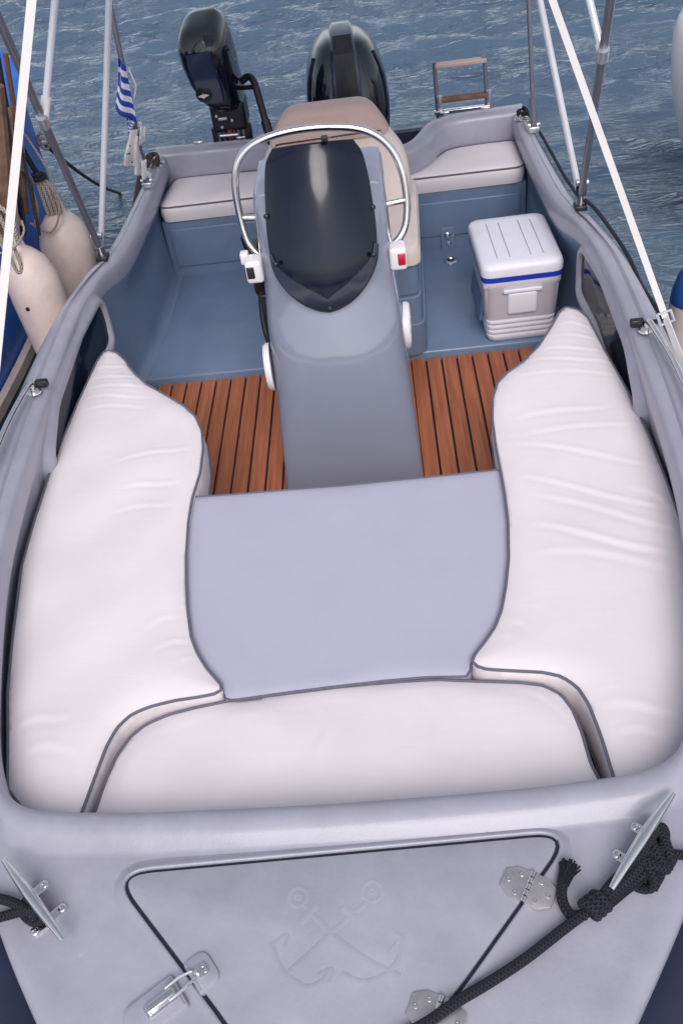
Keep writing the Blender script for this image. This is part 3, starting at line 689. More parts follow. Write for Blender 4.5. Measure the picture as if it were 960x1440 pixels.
# chrome rail round the screen
RP = [(-.225, 3.10, .835), (-.258, 3.10, .842), (-.288, 3.12, .89), (-.301, 3.14, .98), (-.298, 3.155, 1.085), (-.268, 3.165, 1.168), (-.20, 3.175, 1.216), (-.08, 3.18, 1.238), (.06, 3.18, 1.236), (.175, 3.175, 1.214), (.25, 3.165, 1.162), (.292, 3.15, 1.075), (.304, 3.13, .97), (.292, 3.11, .885), (.258, 3.09, .838), (.222, 3.09, .828)]
hr = tube('handrail', spline(RP, 6), .0135, STEEL, console, seg=14)
tube('rail_strut', [(-.215, 3.13, .965), (-.301, 3.14, .97)], .011, STEEL, hr, seg=10)
tube('rail_strut', [(.212, 3.12, .965), (.304, 3.13, .97)], .011, STEEL, hr, seg=10)

# swim ladder behind the transom
ld = box('swim_ladder', (.69, 5.04, .60), (.30, .03, .02), STEEL, boat, bev=.004)
for x, dx in ((.556, -.004), (.825, -.012)):
    g = Geo(); g.add(*tube_geo([(x+.01, 5.08, .45), (x, 5.06, .70), (x+dx, 5.055, .855)], .011, seg=10)); g.out('side_rail', ALUD, ld)
    tube('sleeve', [(x+.022, 5.07, .44), (x+.014, 5.05, .68)], .017, ALU, ld, seg=10)
for z, y in ((.835, 5.055), (.655, 5.065)): box('tread', (.69, y, z), (.27, .05, .022), WOODD if z < .7 else TAN, ld, bev=.005)

# ------------------------------------------------------------------ helm seat
hs = thing('helm_seat', (.02, 3.95, .05), 'beige helm seat with folded tan top on a grey box behind the console', 'seat')
q = ccw(round_poly([(-.335, 3.56), (.352, 3.56), (.388, 4.30), (-.36, 4.30)], .05, 5)); q = resample(q, .03)
v, f = loft([[Vector((p[0], p[1], z)) for p in offset(q, o)] for o, z in ((.012, .05), (.010, .20), (.002, .205), (.0, .215), (-.004, .33), (-.012, .335), (-.012, .345), (-.006, .352), (-.01, .48), (-.02, .49))], True, (False, True))
mesh('seat_box', v, f, LINER, hs)
plate('seat_cushion', offset(q, .005), .575, .49, BEIGE, hs, bev=.03)
# backrest: six-cornered shell leaning aft
BK = [(-.335, .50), (.35, .50), (.345, .72), (.325, .80), (.185, .985), (-.17, .985), (-.29, .82), (-.33, .74)]
bo = resample(ccw(round_poly(BK, [.03, .03, .04, .08, .06, .06, .08, .04], 6)), .025)
def bkp(p, yo): return Vector((p[0], 4.02+yo+(p[1]-.5)*.22, p[1]))
rg = []
for o, yo in ((-.02, .09), (0, .07), (.006, .045), (0, .015), (-.012, .004), (-.03, .0)):
    rg.append([bkp(p, yo) for p in offset(bo, o)])
v, f = loft(rg, True, (True, True)); mesh('backrest', v, f, BEIGE, hs, ang=50)
TP = [(-.245, .872), (-.20, .90), (.21, .90), (.262, .875), (.325, .80), (.187, .988), (-.172, .988)]
tp = resample(ccw(round_poly([(-.262, .862), (.268, .872), (.19, .990), (-.175, .990)], [.02, .02, .05, .05], 6)), .025)
rg = [[bkp(p, yo) for p in offset(tp, o)] for o, yo in ((.004, .10), (.012, .06), (.012, -.005), (.004, -.022), (-.02, -.028))]
v, f = loft(rg, True, (True, True)); mesh('headroll', v, f, TAN, hs, ang=50)

# ------------------------------------------------------------------ cushions
def fold(u0, v0, u1, v1, w, a, z=.45): return (at(u0, v0, z), at(u1, v1, z), w, a)
FR = [fold(715, 640, 915, 668, .016, .0035), fold(730, 690, 945, 730, .016, .0045), fold(745, 715, 960, 760, .018, .004), fold(748, 757, 955, 795, .018, .005), fold(752, 793, 940, 812, .022, .003),
      fold(725, 605, 860, 585, .018, .0035), fold(730, 628, 900, 610, .016, .003), fold(845, 1012, 965, 1015, .02, .004), fold(860, 1048, 940, 1048, .016, .003),
      fold(790, 455, 832, 458, .010, .0035), fold(782, 472, 842, 472, .010, .004), fold(772, 490, 853, 487, .010, .004), fold(757, 508, 862, 504, .011, .0045), fold(742, 524, 874, 519, .012, .0045), fold(722, 545, 880, 538, .013, .003),
      fold(715, 888, 752, 910, .012, .003), fold(700, 905, 730, 928, .010, .003), fold(880, 700, 955, 735, .02, .003)]
FL = [fold(140, 518, 180, 508, .010, .004), fold(134, 534, 196, 524, .010, .005), fold(128, 548, 214, 538, .010, .005), fold(122, 562, 232, 552, .011, .0045), fold(116, 576, 225, 570, .011, .004), fold(118, 592, 215, 585, .014, .003),
      fold(165, 668, 275, 642, .014, .0035), fold(175, 705, 262, 690, .014, .004), fold(160, 738, 250, 722, .014, .003), fold(210, 905, 262, 875, .012, .003), fold(222, 935, 285, 905, .012, .0035), fold(250, 955, 292, 935, .010, .003), fold(30, 1040, 110, 1020, .02, .0035), fold(40, 1075, 120, 1070, .02, .003)]
FB = [fold(165, 1052, 222, 1000, .012, .003, .41), fold(150, 1085, 260, 1005, .013, .0035, .41), fold(740, 975, 800, 1010, .012, .0035, .41), fold(720, 985, 812, 1032, .012, .003, .41), fold(955-500, 1005, 450, 1080, .02, .0025, .41), fold(600, 985, 610, 1060, .022, .002, .41)]
cushion('sun_cushion', WL, .485, .13, .013, VINYL, 'white wing-shaped sun cushion on the left, its far tip gathered in small folds', 'cushion', 'white bow cushions', FL, skirt_bulge=.004)
cushion('sun_cushion', WR, .485, .13, .013, VINYL, 'white wing-shaped sun cushion on the right, in front of the cooler, with long creases', 'cushion', 'white bow cushions', FR, skirt_bulge=.004)
cushion('sun_cushion', BC, .457, .15, .009, VINYL, 'white bow cushion lying crosswise between the two wings, behind the foredeck hatch', 'cushion', 'white bow cushions', FB)
cushion('table_cushion', IC, .465, .10, .006, LAV, 'flat lavender grey infill cushion in front of the console', 'cushion', None, [], roll=.012, pipe=.003, noise=.001, skirt_bulge=.003)
SR = [(.355, 4.575), (.955, 4.575), (.965, 4.62), (.945, 4.80), (.905, 4.835), (.62, 4.83), (.545, 4.79), (.47, 4.62), (.40, 4.585)]
SR = [(.30, 4.568), (.95, 4.568), (.955, 4.935), (.63, 4.92), (.565, 4.885), (.52, 4.81), (.465, 4.72), (.40, 4.645), (.34, 4.605)]
SLc = [(-.955, 4.568), (-.34, 4.568), (-.34, 4.84), (-.42, 4.92), (-.60, 4.94), (-.92, 4.95)]
for P, lab in ((SLc, 'white padded stern seat cushion on the left, under the small outboard motor'), (SR, 'white padded stern seat cushion on the right, above the cooler')):
    cushion('stern_cushion', resample(round_poly(P, .05, 5), .02), .448, .08, .014, VINYL, lab, 'cushion', 'stern seat cushions', [], res=.02, lowpipe=False, pipe=.0045)

# ------------------------------------------------------------------ cooler
ck = thing('cooler', (.80, 3.82, .05), 'white cooler box with blue rim and ribbed base on the stern floor', 'cooler')
cr = Matrix.Rotation(R_(1.5), 3, 'Z')
def CK(p): return Vector((.785, 3.80, .05))+cr @ Vector(p)
def crect(w, l, z, r, dx=0): return [CK((p[0], p[1], z)) for p in round_poly([(-w/2+dx, -l/2), (w/2+dx, -l/2), (w/2+dx, l/2), (-w/2+dx, l/2)], r, 6)]
prof = [(.283, .405, 0), (.292, .414, .004), (.298, .420, .014)]
z = .014
for k in range(4):
    prof += [(.302+.004*k, .424+.004*k, z+.004), (.304+.004*k, .426+.004*k, z+.018), (.298+.004*k, .42+.004*k, z+.022), (.298+.004*k, .42+.004*k, z+.026)]; z += .026
prof += [(.322, .446, z+.01), (.336, .466, .28), (.346, .474, .285), (.348, .476, .315)]
v, f = loft([crect(w, l, zz, .045) for w, l, zz in prof], True, (True, True)); mesh('body', v, f, COOLW, ck, ang=45)
v, f = loft([crect(w, l, zz, .045) for w, l, zz in ((.340, .468, .313), (.352, .480, .316), (.353, .481, .336), (.342, .47, .340))], True, (True, True)); mesh('rim', v, f, COOLB, ck)
lp = [(.350, .478, .338), (.358, .488, .342), (.358, .488, .372), (.350, .480, .386), (.330, .462, .394), (.25, .40, .396)]
v, f = loft([crect(w, l, zz, .05) for w, l, zz in lp], True, (True, True)); lid = mesh('lid', v, f, COOLW, ck, ang=45)
for x in (-.10, -.045, .045, .10):
    g = Geo(); v, f = box_geo((0, 0, 0), (.0040, .34, .003), .001); mesh('lid_groove', [CK((x+p.x, p.y, .3965+p.z)) for p in v], f, GROOVEM, lid)  # thin darker strips, groove shade put into their colour
v, f = box_geo((0, 0, 0), (.13, .026, .11), .012); hd = mesh('handle', [CK((p.x+.0, -.232+p.y*(.5 if p.z < 0 else 1), .205+p.z)) for p in v], f, COOLW, ck)
v, f = box_geo((0, 0, 0), (.17, .014, .018), .005); mesh('grip', [CK((p.x, -.240+p.y, .268+p.z)) for p in v], f, COOLW, hd)
v, f = box_geo((0, 0, 0), (.012, .30, .21), .004); mesh('side_panel', [CK((-.161+p.x+(p.z)*.12, p.y, .19+p.z)) for p in v], f, COOLS, ck)
for yy in (-.02, .12):
    v, f = box_geo((0, 0, 0), (.02, .045, .03), .005); mesh('hinge', [CK((.178+p.x, yy+p.y, .355+p.z)) for p in v], f, COOLB, ck)

# ------------------------------------------------------------------ outboard motors
def cowl(profile, n=3.2, seg=44, M=None):
    rings = []
    for (z, cx, cy, wx, ly) in profile:
        r = []
        for a in np.linspace(0, 2*math.pi, seg, endpoint=False):
            c, s_ = math.cos(a), math.sin(a)
            r.append(Vector((cx+wx*math.copysign(abs(c)**(2/n), c), cy+ly*math.copysign(abs(s_)**(2/n), s_), z)))
        rings.append([M @ p for p in r] if M else r)
    return loft(rings, True, (True, True))
ld.location.y += .07; ld.location.z -= .02
om = thing('outboard_motor', (.07, 5.35, .1), 'large glossy black outboard motor behind the helm seat', 'outboard motor', 'outboard motors on the transom')
M = Matrix.Translation((.07, 5.40, 0)) @ Matrix.Rotation(R_(2), 4, 'Z') @ Matrix.Rotation(R_(-3), 4, 'X')
v, f = cowl([(.30, 0, 0, .185, .27), (.40, 0, 0, .215, .30), (.52, 0, 0, .235, .325), (.62, 0, 0, .238, .33), (.72, 0, .01, .23, .325), (.80, 0, .015, .212, .31), (.87, 0, .02, .185, .285), (.92, 0, .025, .15, .25), (.95, 0, .03, .10, .20), (.957, 0, .03, .05, .12)], 2.7, M=M)
cw = mesh('cowling', v, f, MOTOR, om, ang=50)
def panel(name, pts, mt, par, th=.012):                     # thick faceted panel laid on the cowling
    P = [M @ Vector(p) for p in pts]; nv = (P[1]-P[0]).cross(P[2]-P[0]).normalized()
    if nv.y > 0: nv = -nv
    n = len(P); v = [p+nv*th for p in P]+[p-nv*.03 for p in P]
    return mesh(name, v, [tuple(range(n))]+[(i, (i+1) % n, n+(i+1) % n, n+i) for i in range(n)], mt, par, smooth=False)
rg = []
for (y, z, w, th) in ((-.335, .38, .080, .012), (-.348, .55, .078, .014), (-.345, .70, .075, .016), (-.33, .80, .072, .02), (-.30, .90, .068, .03), (-.23, .975, .062, .034), (-.10, 1.005, .058, .03), (.1, .995, .05, .015), (.2, .95, .04, .004)):
    rg.append([M @ Vector(p) for p in ((-w*1.15, y+.06, z-.03), (-w, y-th, z+th*.3), (-w*.8, y-th*1.3, z+th*.6), (w*.8, y-th*1.3, z+th*.6), (w, y-th, z+th*.3), (w*1.15, y+.06, z-.03))])
v, f = loft(rg); cr_ = mesh('cowling_ridge', v, f, MOTORB, om, ang=30); cr_.data.materials.append(BLACKP)
for q in cr_.data.polygons: q.material_index = 1 if q.index % 5 == 2 and q.index < 25 else 0
for s in (-1, 1):
    tube('trim_line', [M @ Vector(p) for p in spline([(s*.20, -.24, .42), (s*.218, -.20, .60), (s*.205, -.18, .76), (s*.165, -.16, .88)], 6)], .008, MOTORB, cw, seg=6)
v, f = box_geo((.07, 5.30, .05), (.20, .24, .60), .04); mesh('midsection', v, f, BLACKP, om)
v, f = box_geo((.07, 5.42, -.42), (.09, .30, .5), .03); mesh('lower_leg', v, f, MOTOR, om)

sm = thing('outboard_motor', (-.6, 5.1, .3), 'small black outboard motor with tiller arm and white badge, left on the transom', 'outboard motor', 'outboard motors on the transom')
M = Matrix.Translation((-.615, 5.08, .76)) @ Matrix.Rotation(R_(-6), 4, 'Y') @ Matrix.Rotation(R_(16), 4, 'X') @ Matrix.Rotation(R_(-8), 4, 'Z')
v, f = cowl([(-.02, .03, .04, .070, .11), (.02, .02, .03, .088, .14), (.10, .005, .02, .108, .16), (.20, 0, .015, .124, .17), (.30, 0, .015, .128, .172), (.37, 0, .02, .123, .165), (.415, 0, .03, .108, .145), (.44, 0, .04, .08, .11), (.447, 0, .045, .04, .06)], 3.4, M=M)
sc = mesh('cowling', v, f, MOTOR, sm, ang=50)
rg = [[M @ Vector((x, y, z)) for x, y in ((-w, yy+.01), (-w*.9, yy-.008), (w*.9, yy-.008), (w, yy+.01))] for yy, z, w in ((-.142, .10, .055), (-.156, .18, .07), (-.160, .30, .074), (-.150, .385, .064))]
v, f = loft(rg); mesh('face_panel', v, f, MOTORB, sc, ang=30)
lathe('badge_boss', [(.042, -.004), (.042, .006), (.034, .010), (.0, .010)], frame(M @ Vector((-.035, -.163, .165)), M.to_3x3() @ Vector((0, -1, .1))), BLACKP, sc)
Bm = frame(M @ Vector((-.035, -.176, .165)), M.to_3x3() @ Vector((0, -1, .1)), M.to_3x3() @ Vector((1, 0, 0)))
bp_ = [(-.030, .0), (-.012, .007), (-.004, .005), (0, .014), (.004, .005), (.012, .007), (.030, 0), (.012, -.006), (.0, -.013), (-.012, -.006)]
mesh('badge', [Bm @ Vector((x, y, .002)) for x, y in bp_]+[Bm @ Vector((x, y, -.003)) for x, y in bp_], [tuple(range(10))]+[(i, (i+1) % 10, 10+(i+1) % 10, 10+i) for i in range(10)], WHITE, sc, smooth=False)
v, f = box_geo((0, 0, 0), (.03, .03, .02), .005); mesh('pull_handle', [M @ (p+Vector((.128, -.06, .33))) for p in v], f, BLACKP, sc)
mesh('powerhead_base', *box_geo((-.60, 5.10, .70), (.19, .20, .15), .02), BLACKP, sm)
g = Geo()
for k in range(6): g.add(*tube_geo([(-.665+.026*k, 5.02, .64), (-.672+.028*k, 5.0, .50)], .009, seg=8))
g.out('clamp_bars', ALUD, sm)
mesh('clamp_plate', *box_geo((-.60, 5.045, .55), (.22, .05, .20), .01), BLACKP, sm)
box('red_bracket', (-.605, 5.00, .575), (.030, .03, .13), REDP, sm, bev=.006)
tube('clamp_screw', [(-.66, 4.985, .615), (-.56, 4.985, .612)], .010, ALU, sm)
mesh('side_cover', *box_geo((-.63, 5.0, .70), (.05, .02, .015), .004), ALU, sm)
for p in ((-.66, 4.99, .72), (-.58, 4.99, .69), (-.64, 4.99, .66)): lathe('bolt', [(.008, 0), (.008, .006), (0, .007)], frame(p, (0, -1, 0)), ALU, sm, 8)
ti = tube('tiller_arm', spline([(-.50, 5.06, .86), (-.455, 5.04, .885), (-.425, 5.0, .86), (-.405, 4.95, .76), (-.385, 4.90, .66)], 6), .019, BLACKP, sm, seg=12)
tube('grip', [(-.392, 4.92, .69), (-.372, 4.875, .575)], .025, BLACKP, ti, seg=14)
tube('lever', [(-.51, 5.05, .83), (-.42, 5.0, .84)], .012, BLACKP, ti, seg=8)
mesh('lower_leg', *box_geo((-.60, 5.28, .30), (.07, .14, .75), .03), MOTOR, sm)

sm.location.x += .02; sm.location.y += .08; sm.location.z -= .005
# ------------------------------------------------------------------ bimini with poles, straps and canvas
bi = thing('bimini_top', (0, 3.65, .62), 'boat sun awning on slanting silver tubes with cream webbing straps', 'awning')
def pole(name, a, b, r, mt): 
    return tube(name, [a, (Vector(a)+Vector(b))/2, b], r, mt, bi, seg=12)
MT = {-1: Vector((-1.03, 3.70, .62)), 1: Vector((1.03, 3.62, .645))}
CZ_ = 2.02
def ext(a, b, z): a, b = Vector(a), Vector(b); return a+(b-a)*((z-a.z)/(b.z-a.z))
for s, uvA, uvB, uvJ, uvC in ((-1, (155, 0), (0, 30), (62, 172), (78, 0)), (1, (757, 0), (865, 0), (847, 78), (828, 0))):
    m0 = MT[s]
    A1 = aty(*uvA, 3.75); A = pole('pole', m0+Vector((-s*.005, .02, .06)), ext(m0, A1, CZ_), .0130, ALUW)
    J = aty(*uvJ, 3.22 if s < 0 else 3.18); B = pole('pole', m0+Vector((0, -.01, .06)), ext(m0, J, CZ_), .0145, ALUD)
    C1 = aty(*uvC, 3.28); C = pole('pole', J+(C1-J)*.02, ext(J, C1, CZ_), .0125, ALUW)
    tube('jaw', [J-(J-m0).normalized()*.02, J+(J-m0).normalized()*.03], .019, ALU, B, seg=12)
    tube('jaw', [J+(C1-J)*.03, J+(C1-J)*.22], .017, WHITE, C, seg=12)
    mb = box('deck_mount', m0+Vector((0, 0, -.0)), (.05, .06, .022), BLACKP, bi, bev=.006)
    tube('hinge_post', [m0, m0+Vector((0, 0, .055))], .018, STEEL, mb, seg=12)
    tube('collar', [m0+Vector((0, 0, .05)), m0+Vector((0, 0, .085))], .022, BLACKP if s > 0 else ALU, mb, seg=12)
    tube('jaw', [m0+Vector((-.022, 0, .10)), m0+Vector((.026, 0, .10))], .014, ALU, mb, seg=10)
    # aft support pole with bracket
    b0 = Vector((-.968, 4.53, .585)) if s < 0 else Vector((1.005, 4.66, .585))
    T = aty(*((162, 40) if s < 0 else (744, 40)), b0.y)
    ap = pole('pole', b0+Vector((0, 0, .03)), ext(b0, T, CZ_), .0125 if s < 0 else .011, ALUD)
    br = box('bracket', b0+Vector((0, 0, .012)), (.055, .04, .03), ALU, bi, bev=.006)
    tube('pin', [b0+Vector((-.03, 0, .035)), b0+Vector((.03, 0, .035))], .008, STEEL, br, seg=8)
    up = ext(b0, T, b0.z+.17); tube('sleeve', [b0+Vector((0, 0, .02)), up], .018, ALUD, ap, seg=12)
# webbing straps from the canopy front to the side decks
def strap(pts, w, par):
    P = [Vector(p) for p in pts]; L, Rr = [], []
    for i, p in enumerate(P):
        t = (P[min(i+1, len(P)-1)]-P[max(i-1, 0)]).normalized(); n = t.cross(Vector((0, 1, .35))).normalized()
        L.append((p, n, t))
    rg = []
    for p, n, t in L:
        k = n.cross(t)*.0015; rg.append([p-n*w/2-k, p+n*w/2-k, p+n*w/2+k, p-n*w/2+k])
    v, f = loft(rg, True, (True, True)); return mesh('strap', v, f, STRAPM, par)
s0, s1 = aty(778, -25, 2.85), Vector((1.075, 2.52, .755)); s0 = Vector((s0.x-.02, 2.85, s0.z)); top = ext(s1, s0, CZ_-.03)
low = Vector((1.10, 2.10, .52)); low = aty(985, 575, 2.2)
st = strap([top, s1.lerp(top, .5), s1], .020, bi); strap([s1, aty(958, 508, 2.36), low], .026, bi)
bk_ = s1; 
dvec = (s0-s1).normalized()
t1 = dvec; nrm = t1.cross(Vector((0, 1, .35))).normalized()
g = Geo()
for h in (-.018, .018): g.add(*tube_geo([bk_+t1*h-nrm*.022, bk_+t1*h+nrm*.022], .0045, seg=8))
for h in (-.021, .021): g.add(*tube_geo([bk_-t1*.02+nrm*h, bk_+t1*.02+nrm*h], .0045, seg=8))
g.out('buckle', ALU, st)
l0 = aty(45, 0, 2.75); l1 = Vector((-1.062, 2.12, .70))
strap([ext(l1, l0, CZ_-.03), l0, l0.lerp(l1, .5), l1], .025, bi)
# canvas: a shallow arched sheet stretched over the bows
ys = np.linspace(2.72, 4.75, 22); xs = np.linspace(-1, 1, 21)
rg = []
for y in ys:
    t = (y-2.72)/2.03
    rg.append([Vector((x*(.84+.06*math.sin(math.pi*t)), y, CZ_+.10*(1-x*x)+.05*math.sin(math.pi*t)-.02*math.sin(3*math.pi*t)**2)) for x in xs])
rg2 = [[p-Vector((0, 0, .006)) for p in r] for r in rg]
v1, f1 = loft(rg); v2, f2 = loft(rg2); n1 = len(v1); nx, ny = 21, 22
edge = [k for k in range(nx)]+[i*nx+nx-1 for i in range(1, ny)]+[(ny-1)*nx+k for k in range(nx-2, -1, -1)]+[i*nx for i in range(ny-2, 0, -1)]
ef = [(edge[i], edge[(i+1) % len(edge)], n1+edge[(i+1) % len(edge)], n1+edge[i]) for i in range(len(edge))]
mesh('canopy', v1+v2, f1+[tuple(i+n1 for i in q[::-1]) for q in f2]+ef, CANV, bi)

# ------------------------------------------------------------------ flags on the aft pole
def stripe_mat():
    M = mat('striped_flag', (.02, .06, .35), .8, var=.1); n, l = M.node_tree.nodes, M.node_tree.links; b = n['Principled BSDF']
    uv = n.new('ShaderNodeUVMap'); sp = n.new('ShaderNodeSeparateXYZ'); l.new(uv.outputs[0], sp.inputs[0])
    def mth(op, a, bb=None):
        q = n.new('ShaderNodeMath'); q.operation = op
        for i, x in enumerate((a, bb)):
            if x is None: continue
            if isinstance(x, (int, float)): q.inputs[i].default_value = x
            else: l.new(x, q.inputs[i])
        return q.outputs[0]
    u, v_ = sp.outputs[0], sp.outputs[1]
    st = mth('GREATER_THAN', mth('FRACT', mth('MULTIPLY', v_, 4.5)), .5)
    can = mth('MULTIPLY', mth('LESS_THAN', u, .40), mth('GREATER_THAN', v_, .52))
    cu, cv = mth('ABSOLUTE', mth('SUBTRACT', u, .2)), mth('ABSOLUTE', mth('SUBTRACT', v_, .77))
    cross = mth('MAXIMUM', mth('LESS_THAN', cu, .035), mth('LESS_THAN', cv, .05))
    fac = mth('ADD', mth('MULTIPLY', st, mth('SUBTRACT', 1.0, can)), mth('MULTIPLY', cross, can))
    mx = n.new('ShaderNodeMixRGB'); mx.inputs[1].default_value = (.02, .055, .36, 1); mx.inputs[2].default_value = (.70, .70, .80, 1)
    l.new(fac, mx.inputs[0]); l.new(mx.outputs[0], b.inputs['Base Color'])
    return M
STRI = stripe_mat()
FY = 4.46
def cloth(name, A, B, C, D, mt, par, n=18, amp=.012, fr=9, ph=0, yo=0):   # corners in sight order: hoist top, hoist bottom, fly bottom, fly top
    v, f, uv = [], [], []
    a, b, c, d_ = [Vector(q) for q in (A, B, C, D)]
    for i in range(n+1):
        for j in range(n+1):
            s_, t = i/n, j/n
            p = (a*(1-t)+b*t)*(1-s_)+(d_*(1-t)+c*t)*s_
            w = math.sin(fr*s_+2.2*t+ph)*amp+math.sin(fr*.6*t+3*s_)*amp*.5
            v.append(p+Vector((w*.25, w, 0))); uv.append((s_, 1-t))
    for i in range(n):
        for j in range(n): f.append((i*(n+1)+j, i*(n+1)+j+1, (i+1)*(n+1)+j+1, (i+1)*(n+1)+j))
    o = mesh(name, v, f, mt, par, uv=uv, ang=80)
    so_ = o.modifiers.new('thickness', 'SOLIDIFY'); so_.thickness = .0015
    return o
fl = thing('flag', tuple(aty(180, 170, FY)), 'blue and white striped flag hanging from the left aft awning pole', 'flag')
cloth('flag_cloth', aty(166, 82, FY), aty(162, 153, FY-.02), aty(192, 174, FY), aty(175, 92, FY), STRI, fl, amp=.014, fr=7)
cloth('flag_fold', aty(178, 166, FY+.02), aty(180, 188, FY+.01), aty(186, 184, FY+.01), aty(191, 170, FY), STRI, fl, amp=.006, fr=5, n=10)
tube('halyard', [aty(u, v_, FY+.03) for u, v_ in spline([(181, 95), (186, 108), (191, 120), (190, 132), (187, 145), (189, 160)], 4)], .004, STRAPM, fl, seg=6)
fw = thing('flag', tuple(aty(190, 210, FY)), 'crumpled white courtesy flag with tiny dark marks, low on the left aft pole', 'flag')
cw_ = cloth('flag_cloth', aty(180, 178, FY), aty(174, 230, FY-.03), aty(199, 250, FY), aty(196, 190, FY), FLAGW, fw, amp=.022, fr=11, ph=1)
cloth('flag_fold', aty(194, 172, FY+.02), aty(197, 205, FY), aty(204, 200, FY+.02), aty(203, 180, FY+.03), FLAGW, fw, amp=.018, fr=8, n=10)
cloth('flag_fold', aty(197, 225, FY+.0), aty(203, 252, FY-.03), aty(214, 250, FY), aty(206, 228, FY+.01), FLAGW, fw, amp=.018, fr=9, n=10, ph=2)
for u, v_, w in ((178, 217, .010), (183, 205, .006), (182, 216, .008), (186, 228, .009)):
    mesh('emblem', *box_geo(aty(u, v_, FY-.045), (w, .002, .007), 0), RUB, cw_)

# ------------------------------------------------------------------ ropes on the bow
def ropeth(name, label, loc): return thing(name, loc, label, 'rope')
rp = ropeth('mooring_rope', 'black braided rope knotted at the right bow cleat, its short end frayed', (.5, .78, DECKZ))
RZ = DECKZ+.016
def L3(*pp): return [Vector((*at(u, v_, z), z)) for u, v_, z in pp]
Rr = .0102
tube('line', spline([tuple(p) for p in L3((555, 1462, RZ), (600, 1438, RZ+.006), (640, 1410, RZ+.004), (690, 1380, RZ), (740, 1347, RZ), (790, 1308, RZ), (822, 1284, RZ+.006), (846, 1268, RZ+.012), (872, 1246, RZ+.02), (895, 1222, RZ+.022), (905, 1205, RZ+.016))], 10), Rr, ROPEB, rp, seg=12)
# wraps between the horns
ca, cb = Vector((.645, .903, DECKZ)), Vector((.585, .834, DECKZ))
un = (ca-cb).normalized(); tv = Vector((un.y, -un.x, 0))
wr = []
for k in range(6):
    for a in np.linspace(0, 2*math.pi, 18, endpoint=False):
        t = (k+a/(2*math.pi))/6
        c = cb.lerp(ca, t*1.2-.25)+tv*.030
        wr.append(c+tv*(.027*math.cos(a)+.004*math.sin(3.7*k))+un*(.02*math.sin(a+k))+Vector((0, 0, .022+.012*math.sin(a))))
tube('turns', wr, Rr*.95, ROPEB, rp, seg=10)
tube('turns', spline([tuple(p) for p in L3((838, 1272, RZ+.012), (862, 1240, RZ+.02), (892, 1212, RZ+.022), (918, 1172, RZ+.02), (930, 1164, RZ+.012), (934, 1178, RZ+.01), (925, 1205, RZ+.012), (905, 1230, RZ+.012), (880, 1250, RZ+.01), (850, 1275, RZ+.008))], 8), Rr, ROPEB, rp, seg=10)
tube('turns', spline([tuple(p) for p in L3((900, 1195, RZ+.02), (922, 1205, RZ+.014), (928, 1222, RZ+.008), (918, 1236, RZ+.004), (905, 1228, RZ+.004), (898, 1210, RZ+.012))], 8), Rr, ROPEB, rp, seg=10)
tube('line', spline([tuple(p) for p in L3((915, 1196, RZ+.012), (935, 1200, RZ+.006), (965, 1203, RZ+.002), (1010, 1208, RZ-.005), (1080, 1225, RZ-.2))], 8), Rr*.95, ROPEB, rp, seg=10)
# overhand knot
kc = L3((836, 1275, RZ+.006))[0]; ku = (L3((860, 1255, RZ))[0]-L3((815, 1292, RZ))[0]).normalized(); kn = Vector((-ku.y, ku.x, 0))
kp = []
for a in np.linspace(0, 2.6*2*math.pi, 60):
    kp.append(kc+ku*(.018*(a/(2.6*2*math.pi)-.5)*2)+kn*(.0165*math.cos(a))+Vector((0, 0, .005+.0165*math.sin(a))))
tube('knot', kp, Rr*.9, ROPEB, rp, seg=10)
tl = L3((824, 1286, RZ), (805, 1288, RZ-.002), (794, 1276, RZ-.002), (789, 1258, RZ), (792, 1240, RZ), (800, 1226, RZ+.004))
tube('tail', spline([tuple(p) for p in tl], 8), [Rr*(1+.0*k) for k in range(41)], ROPEB, rp, seg=12)
g = Geo(); te = tl[-2]; td_ = (tl[-1]-tl[-3]).normalized(); tn = Vector((-td_.y, td_.x, 0))
for k in range(90):
    a, rr_ = random.uniform(0, 6.28), Rr*math.sqrt(random.random())
    o = tn*rr_*math.cos(a)+Vector((0, 0, rr_*math.sin(a)))
    ln = random.uniform(.028, .042); sp_ = 1.9
    g.add(*tube_geo([te-td_*.006+o, te+td_*ln*.5+o*1.35, te+td_*ln+o*sp_+tn*random.uniform(-.004, .006)-Vector((0, 0, 0))], .0018, seg=4))
fr_ = g.out('frayed_end', ROPEB, rp); fr_['kind'] = 'stuff'
rl = ropeth('mooring_rope', 'black rope looped round the left bow cleat and leaving over the left edge', (-.62, .8, DECKZ))
tube('line', spline([tuple(p) for p in L3((-70, 1285, RZ-.1), (-30, 1262, RZ), (0, 1264, RZ+.006), (25, 1272, RZ+.012), (45, 1285, RZ+.016), (52, 1293, RZ+.01))], 8), Rr, ROPEB, rl, seg=10)
tube('line', spline([tuple(p) for p in L3((-70, 1310, RZ-.1), (-30, 1298, RZ), (0, 1290, RZ+.002), (22, 1284, RZ+.006), (42, 1280, RZ+.02), (55, 1284, RZ+.024))], 8), Rr, ROPEB, rl, seg=10)
tube('loop', spline([tuple(p) for p in L3((38, 1266, RZ+.01), (55, 1275, RZ+.03), (60, 1292, RZ+.012), (45, 1296, RZ), (32, 1282, RZ))], 8, True), Rr*.9, ROPEB, rl, closed=True, seg=10)
